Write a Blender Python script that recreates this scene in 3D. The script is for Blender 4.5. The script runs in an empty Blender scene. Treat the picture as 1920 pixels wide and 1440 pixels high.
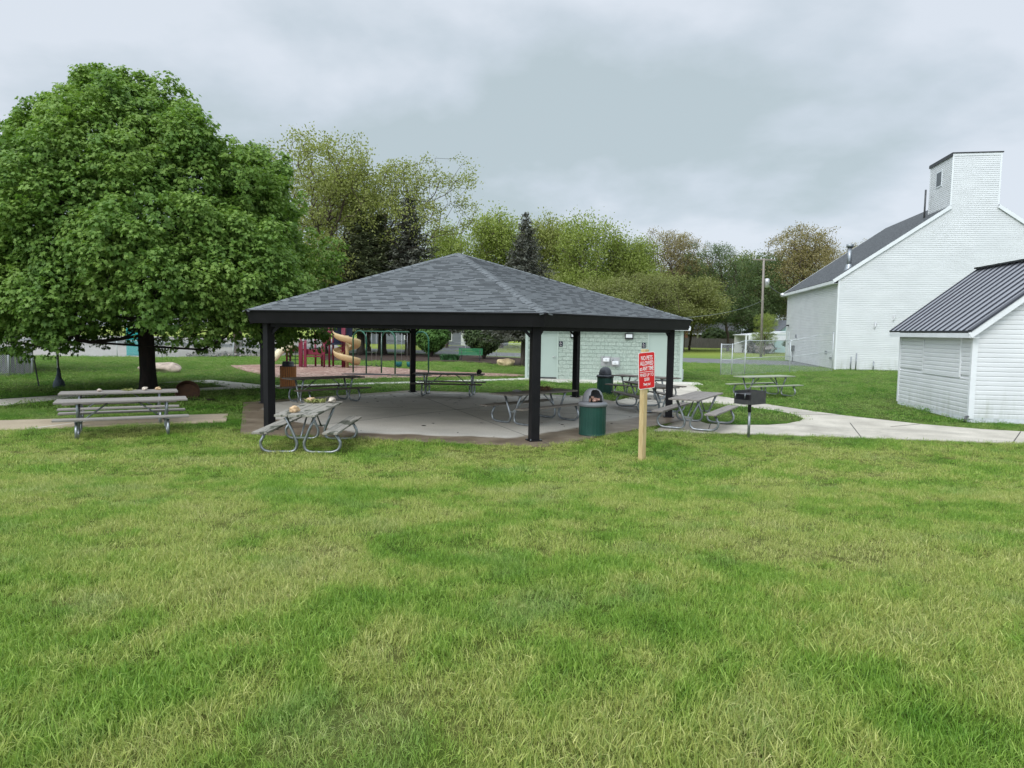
import bpy, math, random
import numpy as np
from mathutils import Vector, Matrix
from mathutils import noise as mnoise
R = math.radians
random.seed(7); rng = np.random.default_rng(7)
sc = bpy.context.scene
col = sc.collection

# ------------------------------------------------------------------ camera
cam_d = bpy.data.cameras.new("camera"); cam = bpy.data.objects.new("camera", cam_d); col.objects.link(cam)
pitch, roll, CAMZ = R(4.27), R(0.86), 2.3
fw = Vector((0, math.cos(pitch), -math.sin(pitch))); up0 = Vector((0, math.sin(pitch), math.cos(pitch))); rt0 = Vector((1, 0, 0))
rt = math.cos(roll)*rt0 + math.sin(roll)*up0; up = -math.sin(roll)*rt0 + math.cos(roll)*up0
m = Matrix.Identity(4)
for i in range(3):
    m[i][0] = rt[i]; m[i][1] = up[i]; m[i][2] = -fw[i]
m[2][3] = CAMZ
cam.matrix_world = m
cam_d.sensor_width = 36; cam_d.lens = 1335/1920*36; cam_d.clip_end = 3000; cam_d.clip_start = 0.05
sc.camera = cam

# ------------------------------------------------------------------ world, sun, exposure
SUN_AZ, SUN_EL = R(212), R(37)          # azimuth measured clockwise from +y
w = bpy.data.worlds.new("World"); sc.world = w; w.use_nodes = True
nt = w.node_tree; nt.nodes.clear()
def N(t, tree=None, **k):
    n = (tree or nt).nodes.new(t)
    for a, b in k.items(): setattr(n, a, b)
    return n
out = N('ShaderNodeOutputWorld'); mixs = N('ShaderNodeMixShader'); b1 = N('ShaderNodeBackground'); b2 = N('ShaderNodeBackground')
sky = N('ShaderNodeTexSky', sky_type='NISHITA'); sky.sun_disc = False; sky.sun_elevation = SUN_EL; sky.sun_rotation = SUN_AZ
nt.links.new(sky.outputs[0], b1.inputs[0]); b1.inputs[1].default_value = 0.1
tc = N('ShaderNodeTexCoord'); sep = N('ShaderNodeSeparateXYZ'); nt.links.new(tc.outputs['Generated'], sep.inputs[0])
zz = N('ShaderNodeMath', operation='MAXIMUM'); nt.links.new(sep.outputs[2], zz.inputs[0]); zz.inputs[1].default_value = 0.0
za = N('ShaderNodeMath', operation='ADD'); nt.links.new(zz.outputs[0], za.inputs[0]); za.inputs[1].default_value = 0.26
dx = N('ShaderNodeMath', operation='DIVIDE'); dy = N('ShaderNodeMath', operation='DIVIDE')
nt.links.new(sep.outputs[0], dx.inputs[0]); nt.links.new(za.outputs[0], dx.inputs[1])
nt.links.new(sep.outputs[1], dy.inputs[0]); nt.links.new(za.outputs[0], dy.inputs[1])
cmb = N('ShaderNodeCombineXYZ'); nt.links.new(dx.outputs[0], cmb.inputs[0]); nt.links.new(dy.outputs[0], cmb.inputs[1]); cmb.inputs[2].default_value = 3.7
n1 = N('ShaderNodeTexNoise'); n1.inputs['Scale'].default_value = 1.25; n1.inputs['Detail'].default_value = 7; n1.inputs['Roughness'].default_value = 0.5
n1.inputs['Distortion'].default_value = 0.1
nt.links.new(cmb.outputs[0], n1.inputs['Vector'])
cr = N('ShaderNodeValToRGB'); e = cr.color_ramp.elements
e[0].position = 0.42; e[0].color = (0.42, 0.495, 0.53, 1); e[1].position = 0.58; e[1].color = (0.61, 0.66, 0.725, 1)
cm = e.new(0.5); cm.color = (0.505, 0.57, 0.63, 1)
nt.links.new(n1.outputs[0], cr.inputs[0]); nt.links.new(cr.outputs[0], b2.inputs[0])
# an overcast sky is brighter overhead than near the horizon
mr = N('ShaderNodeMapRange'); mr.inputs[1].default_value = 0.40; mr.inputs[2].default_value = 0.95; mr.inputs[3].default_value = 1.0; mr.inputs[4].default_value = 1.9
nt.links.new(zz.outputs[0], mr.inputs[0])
# unseen bright sky lobe added behind the viewer to light under the pavilion roof
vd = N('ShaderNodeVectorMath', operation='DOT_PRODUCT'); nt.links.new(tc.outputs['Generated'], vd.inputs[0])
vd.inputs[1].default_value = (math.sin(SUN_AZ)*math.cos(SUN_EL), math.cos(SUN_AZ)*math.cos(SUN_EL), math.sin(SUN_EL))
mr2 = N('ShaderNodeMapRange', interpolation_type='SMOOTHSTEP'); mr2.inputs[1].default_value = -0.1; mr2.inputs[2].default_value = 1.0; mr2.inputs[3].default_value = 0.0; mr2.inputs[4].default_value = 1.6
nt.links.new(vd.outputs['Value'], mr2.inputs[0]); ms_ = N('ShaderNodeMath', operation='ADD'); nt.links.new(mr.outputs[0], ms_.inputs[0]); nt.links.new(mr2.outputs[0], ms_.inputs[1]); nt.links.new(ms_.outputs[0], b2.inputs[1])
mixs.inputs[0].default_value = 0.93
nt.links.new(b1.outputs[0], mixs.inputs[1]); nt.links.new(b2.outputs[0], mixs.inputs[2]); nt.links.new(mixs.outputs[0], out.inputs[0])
sd = bpy.data.lights.new("sun", 'SUN'); sd.energy = 1.1; sd.angle = R(24); sd.color = (1, 0.96, 0.9)
so = bpy.data.objects.new("sun", sd); col.objects.link(so)
sdir = Vector((math.sin(SUN_AZ)*math.cos(SUN_EL), math.cos(SUN_AZ)*math.cos(SUN_EL), math.sin(SUN_EL)))
so.rotation_euler = sdir.to_track_quat('Z', 'Y').to_euler(); so.location = (0, 0, 60)
sc.view_settings.view_transform = 'Standard'; sc.view_settings.look = 'None'; sc.view_settings.exposure = 0.3; sc.view_settings.gamma = 1
sc.cycles.max_bounces = 6; sc.cycles.transparent_max_bounces = 8

# ------------------------------------------------------------------ materials
def newmat(name):
    mt = bpy.data.materials.new(name); mt.use_nodes = True
    t = mt.node_tree; bs = t.nodes['Principled BSDF']
    return mt, t, bs
def L(t, a, b): t.links.new(a, b)
def coords(t, kind='Object', scale=(1, 1, 1), rot=(0, 0, 0)):
    c = t.nodes.new('ShaderNodeTexCoord'); mp = t.nodes.new('ShaderNodeMapping')
    mp.inputs['Scale'].default_value = scale; mp.inputs['Rotation'].default_value = rot
    if kind == 'World':
        g = t.nodes.new('ShaderNodeNewGeometry'); L(t, g.outputs['Position'], mp.inputs[0])
    else: L(t, c.outputs[kind], mp.inputs[0])
    return mp.outputs[0]
def noise(t, vec, scale, detail=4, rough=0.55, dist=0):
    n = t.nodes.new('ShaderNodeTexNoise'); n.inputs['Scale'].default_value = scale; n.inputs['Detail'].default_value = detail
    n.inputs['Roughness'].default_value = rough; n.inputs['Distortion'].default_value = dist; L(t, vec, n.inputs['Vector']); return n.outputs[0]
def ramp(t, fac, stops, interp='LINEAR'):
    r = t.nodes.new('ShaderNodeValToRGB'); r.color_ramp.interpolation = interp; el = r.color_ramp.elements
    while len(el) < len(stops): el.new(0.5)
    for q, (p, c) in zip(el, stops):
        q.position = p; q.color = (*c, 1) if len(c) == 3 else c
    L(t, fac, r.inputs[0]); return r.outputs[0]
def mixc(t, fac, a, b, mode='MIX'):
    mx = t.nodes.new('ShaderNodeMix'); mx.data_type = 'RGBA'; mx.blend_type = mode
    for inp, v in ((mx.inputs[0], fac), (mx.inputs[6], a), (mx.inputs[7], b)):
        if isinstance(v, (int, float)): inp.default_value = v
        elif isinstance(v, tuple): inp.default_value = (*v, 1) if len(v) == 3 else v
        else: L(t, v, inp)
    return mx.outputs[2]
def mth(t, op, a, b=None, c=None):
    n = t.nodes.new('ShaderNodeMath'); n.operation = op
    for i, v in enumerate((a, b, c)):
        if v is None: continue
        if isinstance(v, (int, float)): n.inputs[i].default_value = v
        else: L(t, v, n.inputs[i])
    return n.outputs[0]
def bump(t, bs, h, strength=0.3, dist=0.01):
    b = t.nodes.new('ShaderNodeBump'); b.inputs['Strength'].default_value = strength; b.inputs['Distance'].default_value = dist
    L(t, h, b.inputs['Height']); L(t, b.outputs[0], bs.inputs['Normal'])
def simple(name, c1, c2=None, scale=6, rough=0.6, bmp=0.15, metal=0, stretch=(1, 1, 1), kind='Object', bd=0.004, spec=0.4, lo=0.35, hi=0.65):
    mt, t, bs = newmat(name); c2 = c2 or tuple(x*0.8 for x in c1)
    v = coords(t, kind, stretch); n = noise(t, v, scale, 6, 0.6)
    L(t, ramp(t, n, [(lo, c1), (hi, c2)]), bs.inputs['Base Color'])
    bs.inputs['Roughness'].default_value = rough; bs.inputs['Metallic'].default_value = metal
    bs.inputs['Specular IOR Level'].default_value = spec
    if bmp: bump(t, bs, noise(t, v, scale*4, 5), bmp, bd)
    return mt
M = {}
M['black'] = simple('black painted timber', (0.006, 0.0055, 0.007), (0.010, 0.009, 0.011), 3, 0.5, 0.1, spec=0.22)
M['soffit'] = simple('brown plywood ceiling', (0.32, 0.26, 0.20), (0.26, 0.21, 0.16), 3, 0.7, 0.1)
M['galv'] = simple('galvanised steel', (0.36, 0.38, 0.40), (0.22, 0.24, 0.26), 9, 0.38, 0.05, metal=0.75)
M['darksteel'] = simple('dull steel', (0.06, 0.065, 0.07), (0.11, 0.11, 0.11), 8, 0.5, 0.1, metal=0.4)
M['white'] = simple('white paint', (0.72, 0.735, 0.75), (0.66, 0.675, 0.69), 2, 0.55, 0.03)
M['siding'] = simple('white vinyl siding', (0.67, 0.70, 0.735), (0.62, 0.65, 0.685), 0.6, 0.5, 0.0, stretch=(1, 1, 3))
def mat_siding():
    mt, t, bs = newmat('white vinyl siding'); v = coords(t, 'Object', (1, 1, 3)); n = noise(t, v, 0.6, 5)
    c = ramp(t, n, [(0.35, (0.67, 0.68, 0.69)), (0.65, (0.61, 0.62, 0.63))])
    v2 = coords(t, 'Object'); sp = t.nodes.new('ShaderNodeSeparateXYZ'); L(t, v2, sp.inputs[0])
    mr_ = t.nodes.new('ShaderNodeMapRange'); mr_.inputs[1].default_value = 0.0; mr_.inputs[2].default_value = 0.9; mr_.inputs[3].default_value = 0.75; mr_.inputs[4].default_value = 0.0
    L(t, sp.outputs[2], mr_.inputs[0]); st = noise(t, coords(t, 'Object', (3, 3, 0.5)), 1.3, 6, 0.7)
    f = mth(t, 'MULTIPLY', mr_.outputs[0], ramp(t, st, [(0.42, (0, 0, 0)), (0.7, (1, 1, 1))]))
    f2 = mth(t, 'ADD', f, mth(t, 'MULTIPLY', ramp(t, st, [(0.6, (0, 0, 0)), (0.85, (1, 1, 1))]), 0.25))
    L(t, mixc(t, f2, c, (0.40, 0.42, 0.36)), bs.inputs['Base Color']); bs.inputs['Roughness'].default_value = 0.5; return mt
M['siding'] = mat_siding()
M['found'] = simple('painted foundation', (0.66, 0.69, 0.72), (0.5, 0.52, 0.53), 5, 0.8, 0.3)
M['mintdoor'] = simple('mint painted steel', (0.375, 0.45, 0.41), (0.355, 0.43, 0.39), 1.5, 0.45, 0.0)
M['mintframe'] = simple('mint frame', (0.42, 0.495, 0.45), (0.40, 0.475, 0.43), 2, 0.5, 0.0)
M['greenmetal'] = simple('dark green painted steel', (0.009, 0.050, 0.038), (0.013, 0.062, 0.047), 5, 0.4, 0.05)
M['greyplastic'] = simple('grey plastic', (0.16, 0.165, 0.18), (0.2, 0.2, 0.215), 6, 0.45, 0.04)
M['darkplastic'] = simple('dark grey plastic', (0.035, 0.037, 0.045), (0.05, 0.052, 0.06), 6, 0.4, 0.04)
M['lumber'] = simple('treated lumber', (0.56, 0.43, 0.23), (0.44, 0.31, 0.145), 5, 0.75, 0.3, stretch=(4, 4, 0.6))
M['redsign'] = simple('red sign face', (0.72, 0.018, 0.022), (0.66, 0.015, 0.02), 2, 0.35, 0.0)
M['signwhite'] = simple('sign white', (0.85, 0.8, 0.8), (0.82, 0.76, 0.76), 2, 0.4, 0.0)
M['grill'] = simple('weathered grill steel', (0.045, 0.047, 0.053), (0.075, 0.07, 0.07), 7, 0.5, 0.2, metal=0.3)
M['maroon'] = simple('maroon plastic', (0.20, 0.018, 0.045), (0.16, 0.014, 0.035), 3, 0.45, 0.0)
M['cream'] = simple('cream plastic', (0.78, 0.70, 0.48), (0.70, 0.62, 0.42), 3, 0.35, 0.0)
M['tan'] = simple('tan plastic', (0.58, 0.42, 0.22), (0.52, 0.37, 0.19), 3, 0.35, 0.0)
M['navy'] = simple('navy plastic', (0.012, 0.018, 0.045), (0.016, 0.024, 0.055), 3, 0.45, 0.0)
M['swinggreen'] = simple('green powder coated steel', (0.010, 0.085, 0.05), (0.014, 0.105, 0.06), 6, 0.35, 0.0)
M['benchgreen'] = simple('green bench slats', (0.02, 0.16, 0.065), (0.03, 0.19, 0.08), 4, 0.5, 0.0)
M['teal'] = simple('teal plastic', (0.01, 0.26, 0.26), (0.015, 0.3, 0.3), 3, 0.4, 0.0)
M['tealdark'] = simple('dark teal plastic', (0.005, 0.12, 0.11), (0.008, 0.14, 0.13), 3, 0.5, 0.0)
M['rubber'] = simple('black rubber', (0.02, 0.02, 0.022), (0.03, 0.03, 0.033), 6, 0.8, 0.1)
M['slat'] = simple('orange brown slats', (0.55, 0.21, 0.07), (0.42, 0.15, 0.05), 4, 0.55, 0.2, stretch=(6, 6, .6))
M['bark'] = simple('dark maple bark', (0.030, 0.020, 0.017), (0.012, 0.009, 0.008), 6, 0.9, 0.9, stretch=(1, 1, 0.25), bd=0.03)
M['barkgrey'] = simple('grey bark', (0.13, 0.105, 0.085), (0.055, 0.045, 0.037), 2.5, 0.9, 0.7, stretch=(1, 1, 0.25), bd=0.03)
M['barktwig'] = simple('twig bark', (0.10, 0.075, 0.055), (0.06, 0.045, 0.033), 2.5, 0.9, 0.0)
M['rust'] = simple('rusty steel', (0.13, 0.062, 0.032), (0.085, 0.045, 0.028), 9, 0.85, 0.3)
M['pole'] = simple('weathered pole', (0.30, 0.265, 0.235), (0.20, 0.175, 0.15), 3, 0.85, 0.3, stretch=(3, 3, .3))
M['greywood'] = simple('grey weathered fence boards', (0.16, 0.145, 0.14), (0.10, 0.092, 0.09), 4, 0.85, 0.3, stretch=(3, 3, .3))
M['brick'] = simple('red brick', (0.22, 0.085, 0.06), (0.15, 0.06, 0.045), 6, 0.85, 0.2)
M['housegrey'] = simple('grey house siding', (0.19, 0.205, 0.24), (0.17, 0.185, 0.22), 1, 0.6, 0.0, stretch=(1, 1, 8))
M['houseteal'] = simple('pale teal house siding', (0.42, 0.56, 0.58), (0.38, 0.52, 0.54), 1, 0.6, 0.0, stretch=(1, 1, 8))
M['roofdark'] = simple('dark asphalt roof', (0.045, 0.048, 0.052), (0.07, 0.07, 0.072), 3, 0.9, 0.3)
M['roofgrey'] = simple('grey asphalt roof', (0.16, 0.17, 0.19), (0.12, 0.13, 0.145), 3, 0.9, 0.3)
M['roofbig'] = simple('charcoal shingles', (0.05, 0.054, 0.058), (0.085, 0.088, 0.09), 1.5, 0.9, 0.4, stretch=(1, 1, 1))
M['glass'] = simple('window glass', (0.03, 0.035, 0.04), (0.05, 0.055, 0.06), 1, 0.08, 0.0, spec=0.8)
M['lampglass'] = simple('lamp lens', (0.75, 0.78, 0.8), (0.68, 0.7, 0.72), 2, 0.25, 0.0)
M['steel'] = simple('stainless steel', (0.62, 0.62, 0.63), (0.55, 0.55, 0.56), 4, 0.3, 0.0, metal=0.6)
M['fountain'] = simple('brushed fountain panel', (0.42, 0.42, 0.43), (0.34, 0.34, 0.35), 4, 0.35, 0.0, metal=0.2)
M['fountain2'] = simple('fountain basin', (0.75, 0.76, 0.78), (0.66, 0.67, 0.69), 4, 0.3, 0.0)
M['galvlight'] = simple('bright galvanised tube', (0.55, 0.57, 0.59), (0.45, 0.47, 0.49), 4, 0.45, 0.0, metal=0.1)
M['bronze'] = simple('black fixture', (0.015, 0.015, 0.017), (0.02, 0.02, 0.022), 4, 0.4, 0.0)
M['bag'] = simple('watering bag', (0.10, 0.125, 0.15), (0.04, 0.055, 0.07), 5, 0.6, 0.5, bd=0.03)
M['joint'] = simple('dark joint', (0.09, 0.085, 0.075), (0.06, 0.055, 0.05), 5, 0.9, 0.0)
M['asphalt'] = simple('old asphalt road', (0.17, 0.17, 0.175), (0.13, 0.13, 0.135), 0.5, 0.9, 0.2, kind='World')
M['gravel'] = simple('pale gravel', (0.36, 0.33, 0.30), (0.24, 0.22, 0.20), 1.2, 0.95, 0.4, kind='World', stretch=(1, 2, 1))
M['darkmulch'] = simple('dark brown mulch', (0.06, 0.033, 0.022), (0.026, 0.016, 0.012), 5, 0.95, 0.8, kind='World', bd=0.03)
M['rubble'] = simple('rubble', (0.30, 0.27, 0.25), (0.10, 0.09, 0.085), 5, 0.95, 0.6)
M['paper'] = simple('litter paper', (0.5, 0.33, 0.27), (0.4, 0.2, 0.15), 30, 0.8, 0.1)
M['litter'] = simple('dead leaf bits', (0.05, 0.04, 0.03), (0.025, 0.02, 0.015), 8, 0.9, 0.0)
M['purple'] = simple('purple leaves', (0.05, 0.012, 0.018), (0.03, 0.01, 0.012), 5, 0.7, 0)

def mat_woodchips():
    mt, t, bs = newmat('pinkish wood chips'); v = coords(t, 'World')
    vo = t.nodes.new('ShaderNodeTexVoronoi'); vo.inputs['Scale'].default_value = 9; L(t, v, vo.inputs['Vector'])
    wn = t.nodes.new('ShaderNodeTexWhiteNoise'); L(t, vo.outputs['Color'], wn.inputs['Vector'])
    c = ramp(t, wn.outputs[0], [(0, (0.12, 0.06, 0.045)), (0.5, (0.33, 0.2, 0.155)), (1, (0.52, 0.37, 0.30))])
    c = mixc(t, ramp(t, noise(t, v, 0.7, 3), [(0.4, (0, 0, 0)), (0.7, (1, 1, 1))]), c, (0.24, 0.13, 0.10))
    L(t, c, bs.inputs['Base Color']); bs.inputs['Roughness'].default_value = 0.9
    bump(t, bs, vo.outputs['Distance'], 0.8, 0.04); return mt
M['chips'] = mat_woodchips()

def mat_plank(name, a, b, moss=0.0):
    mt, t, bs = newmat(name)
    v = coords(t, 'Object', (0.5, 9, 9)); n = noise(t, v, 5, 8, 0.65, 0.3)
    c = ramp(t, n, [(0.3, b), (0.5, a), (0.72, tuple(x*1.25 for x in a))])
    v2 = coords(t, 'Object', (1.2, 3, 1)); n2 = noise(t, v2, 1.6, 4, 0.5)
    if moss: c = mixc(t, ramp(t, n2, [(0.56, (0, 0, 0)), (0.60, (moss,)*3)]), c, (0.05, 0.055, 0.035))
    L(t, c, bs.inputs['Base Color']); bs.inputs['Roughness'].default_value = 0.75; bump(t, bs, n, 0.4, 0.004); return mt
M['plank_pale'] = mat_plank('pale weathered planks', (0.24, 0.215, 0.195), (0.14, 0.125, 0.115))
M['plank_moss'] = mat_plank('weathered planks with damp patches', (0.27, 0.25, 0.215), (0.15, 0.137, 0.12), 0.9)
M['plank_dark'] = mat_plank('damp brown planks', (0.11, 0.09, 0.075), (0.055, 0.045, 0.04))
M['plank_mid'] = mat_plank('grey brown planks', (0.20, 0.175, 0.15), (0.11, 0.095, 0.085))
M['plank_green'] = mat_plank('greenish weathered planks', (0.28, 0.30, 0.22), (0.16, 0.18, 0.12))

def mat_concrete(name, a, b, spots=True):
    mt, t, bs = newmat(name); v = coords(t, 'World')
    n = noise(t, v, 0.9, 8, 0.6); c = ramp(t, n, [(0.3, b), (0.65, a)])
    f = noise(t, v, 40, 4, 0.7); c = mixc(t, 0.25, c, ramp(t, f, [(0.35, (0.1, 0.1, 0.09)), (0.6, (0.75, 0.73, 0.7))]), 'OVERLAY')
    st = noise(t, v, 0.35, 9, 0.72, 1.0); c = mixc(t, ramp(t, st, [(0.50, (0, 0, 0)), (0.62, (0.45,)*3)]), c, (0.20, 0.18, 0.15))
    L(t, c, bs.inputs['Base Color']); bs.inputs['Roughness'].default_value = 0.85; bump(t, bs, f, 0.25, 0.004); return mt
M['conc'] = mat_concrete('pale concrete path', (0.53, 0.485, 0.415), (0.36, 0.325, 0.275))
M['conctan'] = mat_concrete('tan concrete path', (0.40, 0.325, 0.23), (0.31, 0.245, 0.17))
M['conconew'] = mat_concrete('new concrete', (0.64, 0.61, 0.55), (0.52, 0.49, 0.44))

def mat_slab():
    mt, t, bs = newmat('pavilion slab concrete')
    v = coords(t, 'Object'); sp = t.nodes.new('ShaderNodeSeparateXYZ'); L(t, v, sp.inputs[0])
    n = noise(t, v, 0.8, 8, 0.6); dry = ramp(t, n, [(0.3, (0.42, 0.395, 0.355)), (0.7, (0.56, 0.53, 0.48))])
    hexd = None
    for k in range(3):
        a = R(30+60*k)
        d = mth(t, 'ABSOLUTE', mth(t, 'ADD', mth(t, 'MULTIPLY', sp.outputs[0], math.cos(a)), mth(t, 'MULTIPLY', sp.outputs[1], math.sin(a))))
        hexd = d if hexd is None else mth(t, 'MAXIMUM', hexd, d)
    for ang, k_ in ((-60, 1.045), (30, 1.10)):
        hexd = mth(t, 'MAXIMUM', hexd, mth(t, 'MULTIPLY', mth(t, 'ADD', mth(t, 'MULTIPLY', sp.outputs[0], math.cos(R(ang))), mth(t, 'MULTIPLY', sp.outputs[1], math.sin(R(ang)))), k_))
    edge = mth(t, 'ADD', hexd, mth(t, 'MULTIPLY', noise(t, v, 0.55, 4, 0.55), 1.1))
    wet = mth(t, 'SMOOTHSTEP', 5.62, 5.78, edge) if False else None
    mrn = t.nodes.new('ShaderNodeMapRange'); mrn.interpolation_type = 'SMOOTHSTEP'
    mrn.inputs[1].default_value = 5.5; mrn.inputs[2].default_value = 5.72; L(t, edge, mrn.inputs[0]); wet = mrn.outputs[0]
    wc = ramp(t, noise(t, v, 1.6, 7, 0.65), [(0.3, (0.11, 0.082, 0.06)), (0.5, (0.19, 0.145, 0.105)), (0.72, (0.30, 0.245, 0.185))])
    c = mixc(t, wet, dry, wc)
    f = noise(t, v, 35, 4, 0.7); c = mixc(t, 0.2, c, ramp(t, f, [(0.35, (0.1, 0.1, 0.09)), (0.6, (0.75, 0.73, 0.7))]), 'OVERLAY')
    L(t, c, bs.inputs['Base Color']); L(t, ramp(t, wet, [(0, (0.8,)*3), (1, (0.42,)*3)]), bs.inputs['Roughness'])
    bump(t, bs, f, 0.2, 0.004); return mt
M['slab'] = mat_slab()

def mat_shingle(name, a, b, dark, rowh=0.115, cell=0.155):
    mt, t, bs = newmat(name)
    uv = t.nodes.new('ShaderNodeUVMap'); sp = t.nodes.new('ShaderNodeSeparateXYZ'); L(t, uv.outputs[0], sp.inputs[0])
    r = mth(t, 'DIVIDE', sp.outputs[1], rowh); row = mth(t, 'FLOOR', r); fr = mth(t, 'FRACT', r)
    u = mth(t, 'ADD', mth(t, 'DIVIDE', sp.outputs[0], cell), mth(t, 'MULTIPLY', row, 0.377)); cx = mth(t, 'FLOOR', u)
    cb = t.nodes.new('ShaderNodeCombineXYZ'); L(t, cx, cb.inputs[0]); L(t, row, cb.inputs[1])
    wn = t.nodes.new('ShaderNodeTexWhiteNoise'); wn.noise_dimensions = '2D'; L(t, cb.outputs[0], wn.inputs['Vector'])
    c = ramp(t, wn.outputs[0], [(0, b), (0.45, a), (1, tuple(x*1.12 for x in a))])
    cb2 = t.nodes.new('ShaderNodeCombineXYZ'); L(t, mth(t, 'FLOOR', mth(t, 'MULTIPLY', u, 0.8)), cb2.inputs[0]); L(t, mth(t, 'ADD', row, 31.7), cb2.inputs[1])
    wn2 = t.nodes.new('ShaderNodeTexWhiteNoise'); wn2.noise_dimensions = '2D'; L(t, cb2.outputs[0], wn2.inputs['Vector'])
    dash = mth(t, 'MULTIPLY', mth(t, 'LESS_THAN', fr, 0.30), mth(t, 'GREATER_THAN', wn2.outputs[0], 0.5))
    c = mixc(t, dash, c, dark)
    g = noise(t, coords(t, 'Object'), 60, 3, 0.8); c = mixc(t, 0.3, c, ramp(t, g, [(0.4, (0.2,)*3), (0.6, (0.8,)*3)]), 'OVERLAY')
    L(t, c, bs.inputs['Base Color']); bs.inputs['Roughness'].default_value = 0.85; bs.inputs['Specular IOR Level'].default_value = 0.3
    bump(t, bs, mth(t, 'SUBTRACT', 1.0, fr), 0.4, 0.01); return mt
M['shingle'] = mat_shingle('blue grey architectural shingles', (0.136, 0.146, 0.153), (0.119, 0.128, 0.134), (0.036, 0.040, 0.044))
M['shingle_old'] = mat_shingle('charcoal barn shingles', (0.085, 0.09, 0.096), (0.06, 0.064, 0.069), (0.035, 0.037, 0.04))

def mat_block():
    mt, t, bs = newmat('mint split face block')
    uv = t.nodes.new('ShaderNodeUVMap'); bk = t.nodes.new('ShaderNodeTexBrick'); L(t, uv.outputs[0], bk.inputs['Vector'])
    bk.inputs['Scale'].default_value = 1; bk.inputs['Brick Width'].default_value = 0.36; bk.inputs['Row Height'].default_value = 0.184
    bk.inputs['Mortar Size'].default_value = 0.010; bk.inputs['Mortar Smooth'].default_value = 0.1; bk.offset = 0.5
    bk.inputs['Color1'].default_value = (0.405, 0.475, 0.42, 1); bk.inputs['Color2'].default_value = (0.365, 0.44, 0.385, 1)
    bk.inputs['Mortar'].default_value = (0.30, 0.375, 0.325, 1)
    v = coords(t, 'Object'); n = noise(t, v, 13, 5, 0.65, 0.6); n2 = noise(t, v, 30, 3, 0.6)
    L(t, mixc(t, 0.5, bk.outputs['Color'], ramp(t, n, [(0.38, (0.33,)*3), (0.6, (0.62,)*3)]), 'OVERLAY'), bs.inputs['Base Color'])
    h = mth(t, 'SUBTRACT', mth(t, 'ADD', n, mth(t, 'MULTIPLY', n2, 0.4)), mth(t, 'MULTIPLY', bk.outputs['Fac'], 0.8))
    bs.inputs['Roughness'].default_value = 0.7; bump(t, bs, h, 1.0, 0.05); return mt
M['block'] = mat_block()
M['metalroof'] = simple('black standing seam', (0.040, 0.042, 0.055), (0.05, 0.052, 0.066), 1, 0.32, 0.0, metal=0.5, spec=0.6)
M['metalpan'] = simple('standing seam pan', (0.40, 0.41, 0.44), (0.36, 0.37, 0.40), 1, 0.35, 0.0, metal=0.3, spec=0.6)

def mat_leaf(name, c1, c2, c3, trans=0.35, nscale=0.5, rough=0.5):
    mt, t, bs = newmat(name)
    at = t.nodes.new('ShaderNodeAttribute'); at.attribute_name = 'tint'
    g = t.nodes.new('ShaderNodeNewGeometry'); n = noise(t, g.outputs['Position'], nscale, 3)
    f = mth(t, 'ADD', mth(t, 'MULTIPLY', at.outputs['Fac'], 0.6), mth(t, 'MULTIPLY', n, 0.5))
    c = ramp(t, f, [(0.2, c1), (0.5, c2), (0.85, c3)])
    L(t, c, bs.inputs['Base Color']); bs.inputs['Roughness'].default_value = rough; bs.inputs['Specular IOR Level'].default_value = 0.25
    tr = t.nodes.new('ShaderNodeBsdfTranslucent'); L(t, mixc(t, 1.0, c, (1.0, 1.1, 0.6), 'MULTIPLY'), tr.inputs[0])
    mx = t.nodes.new('ShaderNodeMixShader'); mx.inputs[0].default_value = trans
    L(t, bs.outputs[0], mx.inputs[1]); L(t, tr.outputs[0], mx.inputs[2]); L(t, mx.outputs[0], t.nodes['Material Output'].inputs[0]); return mt
M['maple'] = mat_leaf('maple leaves', (0.065, 0.135, 0.026), (0.14, 0.25, 0.048), (0.245, 0.36, 0.082), 0.38)
M['springoak'] = mat_leaf('young oak leaves', (0.175, 0.20, 0.055), (0.265, 0.29, 0.085), (0.37, 0.39, 0.135), 0.4, 0.2)
M['springyellow'] = mat_leaf('yellow green leaves', (0.165, 0.215, 0.05), (0.255, 0.31, 0.072), (0.35, 0.40, 0.12), 0.4, 0.2)
M['springgreen'] = mat_leaf('mid green leaves', (0.065, 0.105, 0.04), (0.105, 0.155, 0.06), (0.17, 0.225, 0.09), 0.35, 0.2)
M['olive'] = mat_leaf('olive brown leaves', (0.155, 0.175, 0.06), (0.23, 0.245, 0.085), (0.31, 0.33, 0.12), 0.3, 0.2)
M['budbrown'] = mat_leaf('orange brown buds', (0.18, 0.145, 0.065), (0.255, 0.21, 0.09), (0.33, 0.285, 0.135), 0.3, 0.2)
M['spruce'] = mat_leaf('spruce needles', (0.055, 0.070, 0.036), (0.090, 0.108, 0.052), (0.15, 0.16, 0.075), 0.1, 0.4, 0.7)
M['sprucegrey'] = mat_leaf('grey spruce needles', (0.065, 0.07, 0.056), (0.10, 0.105, 0.085), (0.15, 0.15, 0.115), 0.1, 0.4, 0.7)
M['bush'] = mat_leaf('shrub leaves', (0.025, 0.065, 0.014), (0.055, 0.13, 0.025), (0.10, 0.20, 0.04), 0.25, 1.0)
M['bushdark'] = mat_leaf('dark shrub leaves', (0.018, 0.035, 0.012), (0.035, 0.06, 0.02), (0.065, 0.10, 0.03), 0.2, 1.0)
M['redleaf'] = mat_leaf('dark red leaves', (0.035, 0.010, 0.014), (0.06, 0.015, 0.02), (0.09, 0.03, 0.03), 0.2, 1.0)

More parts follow.
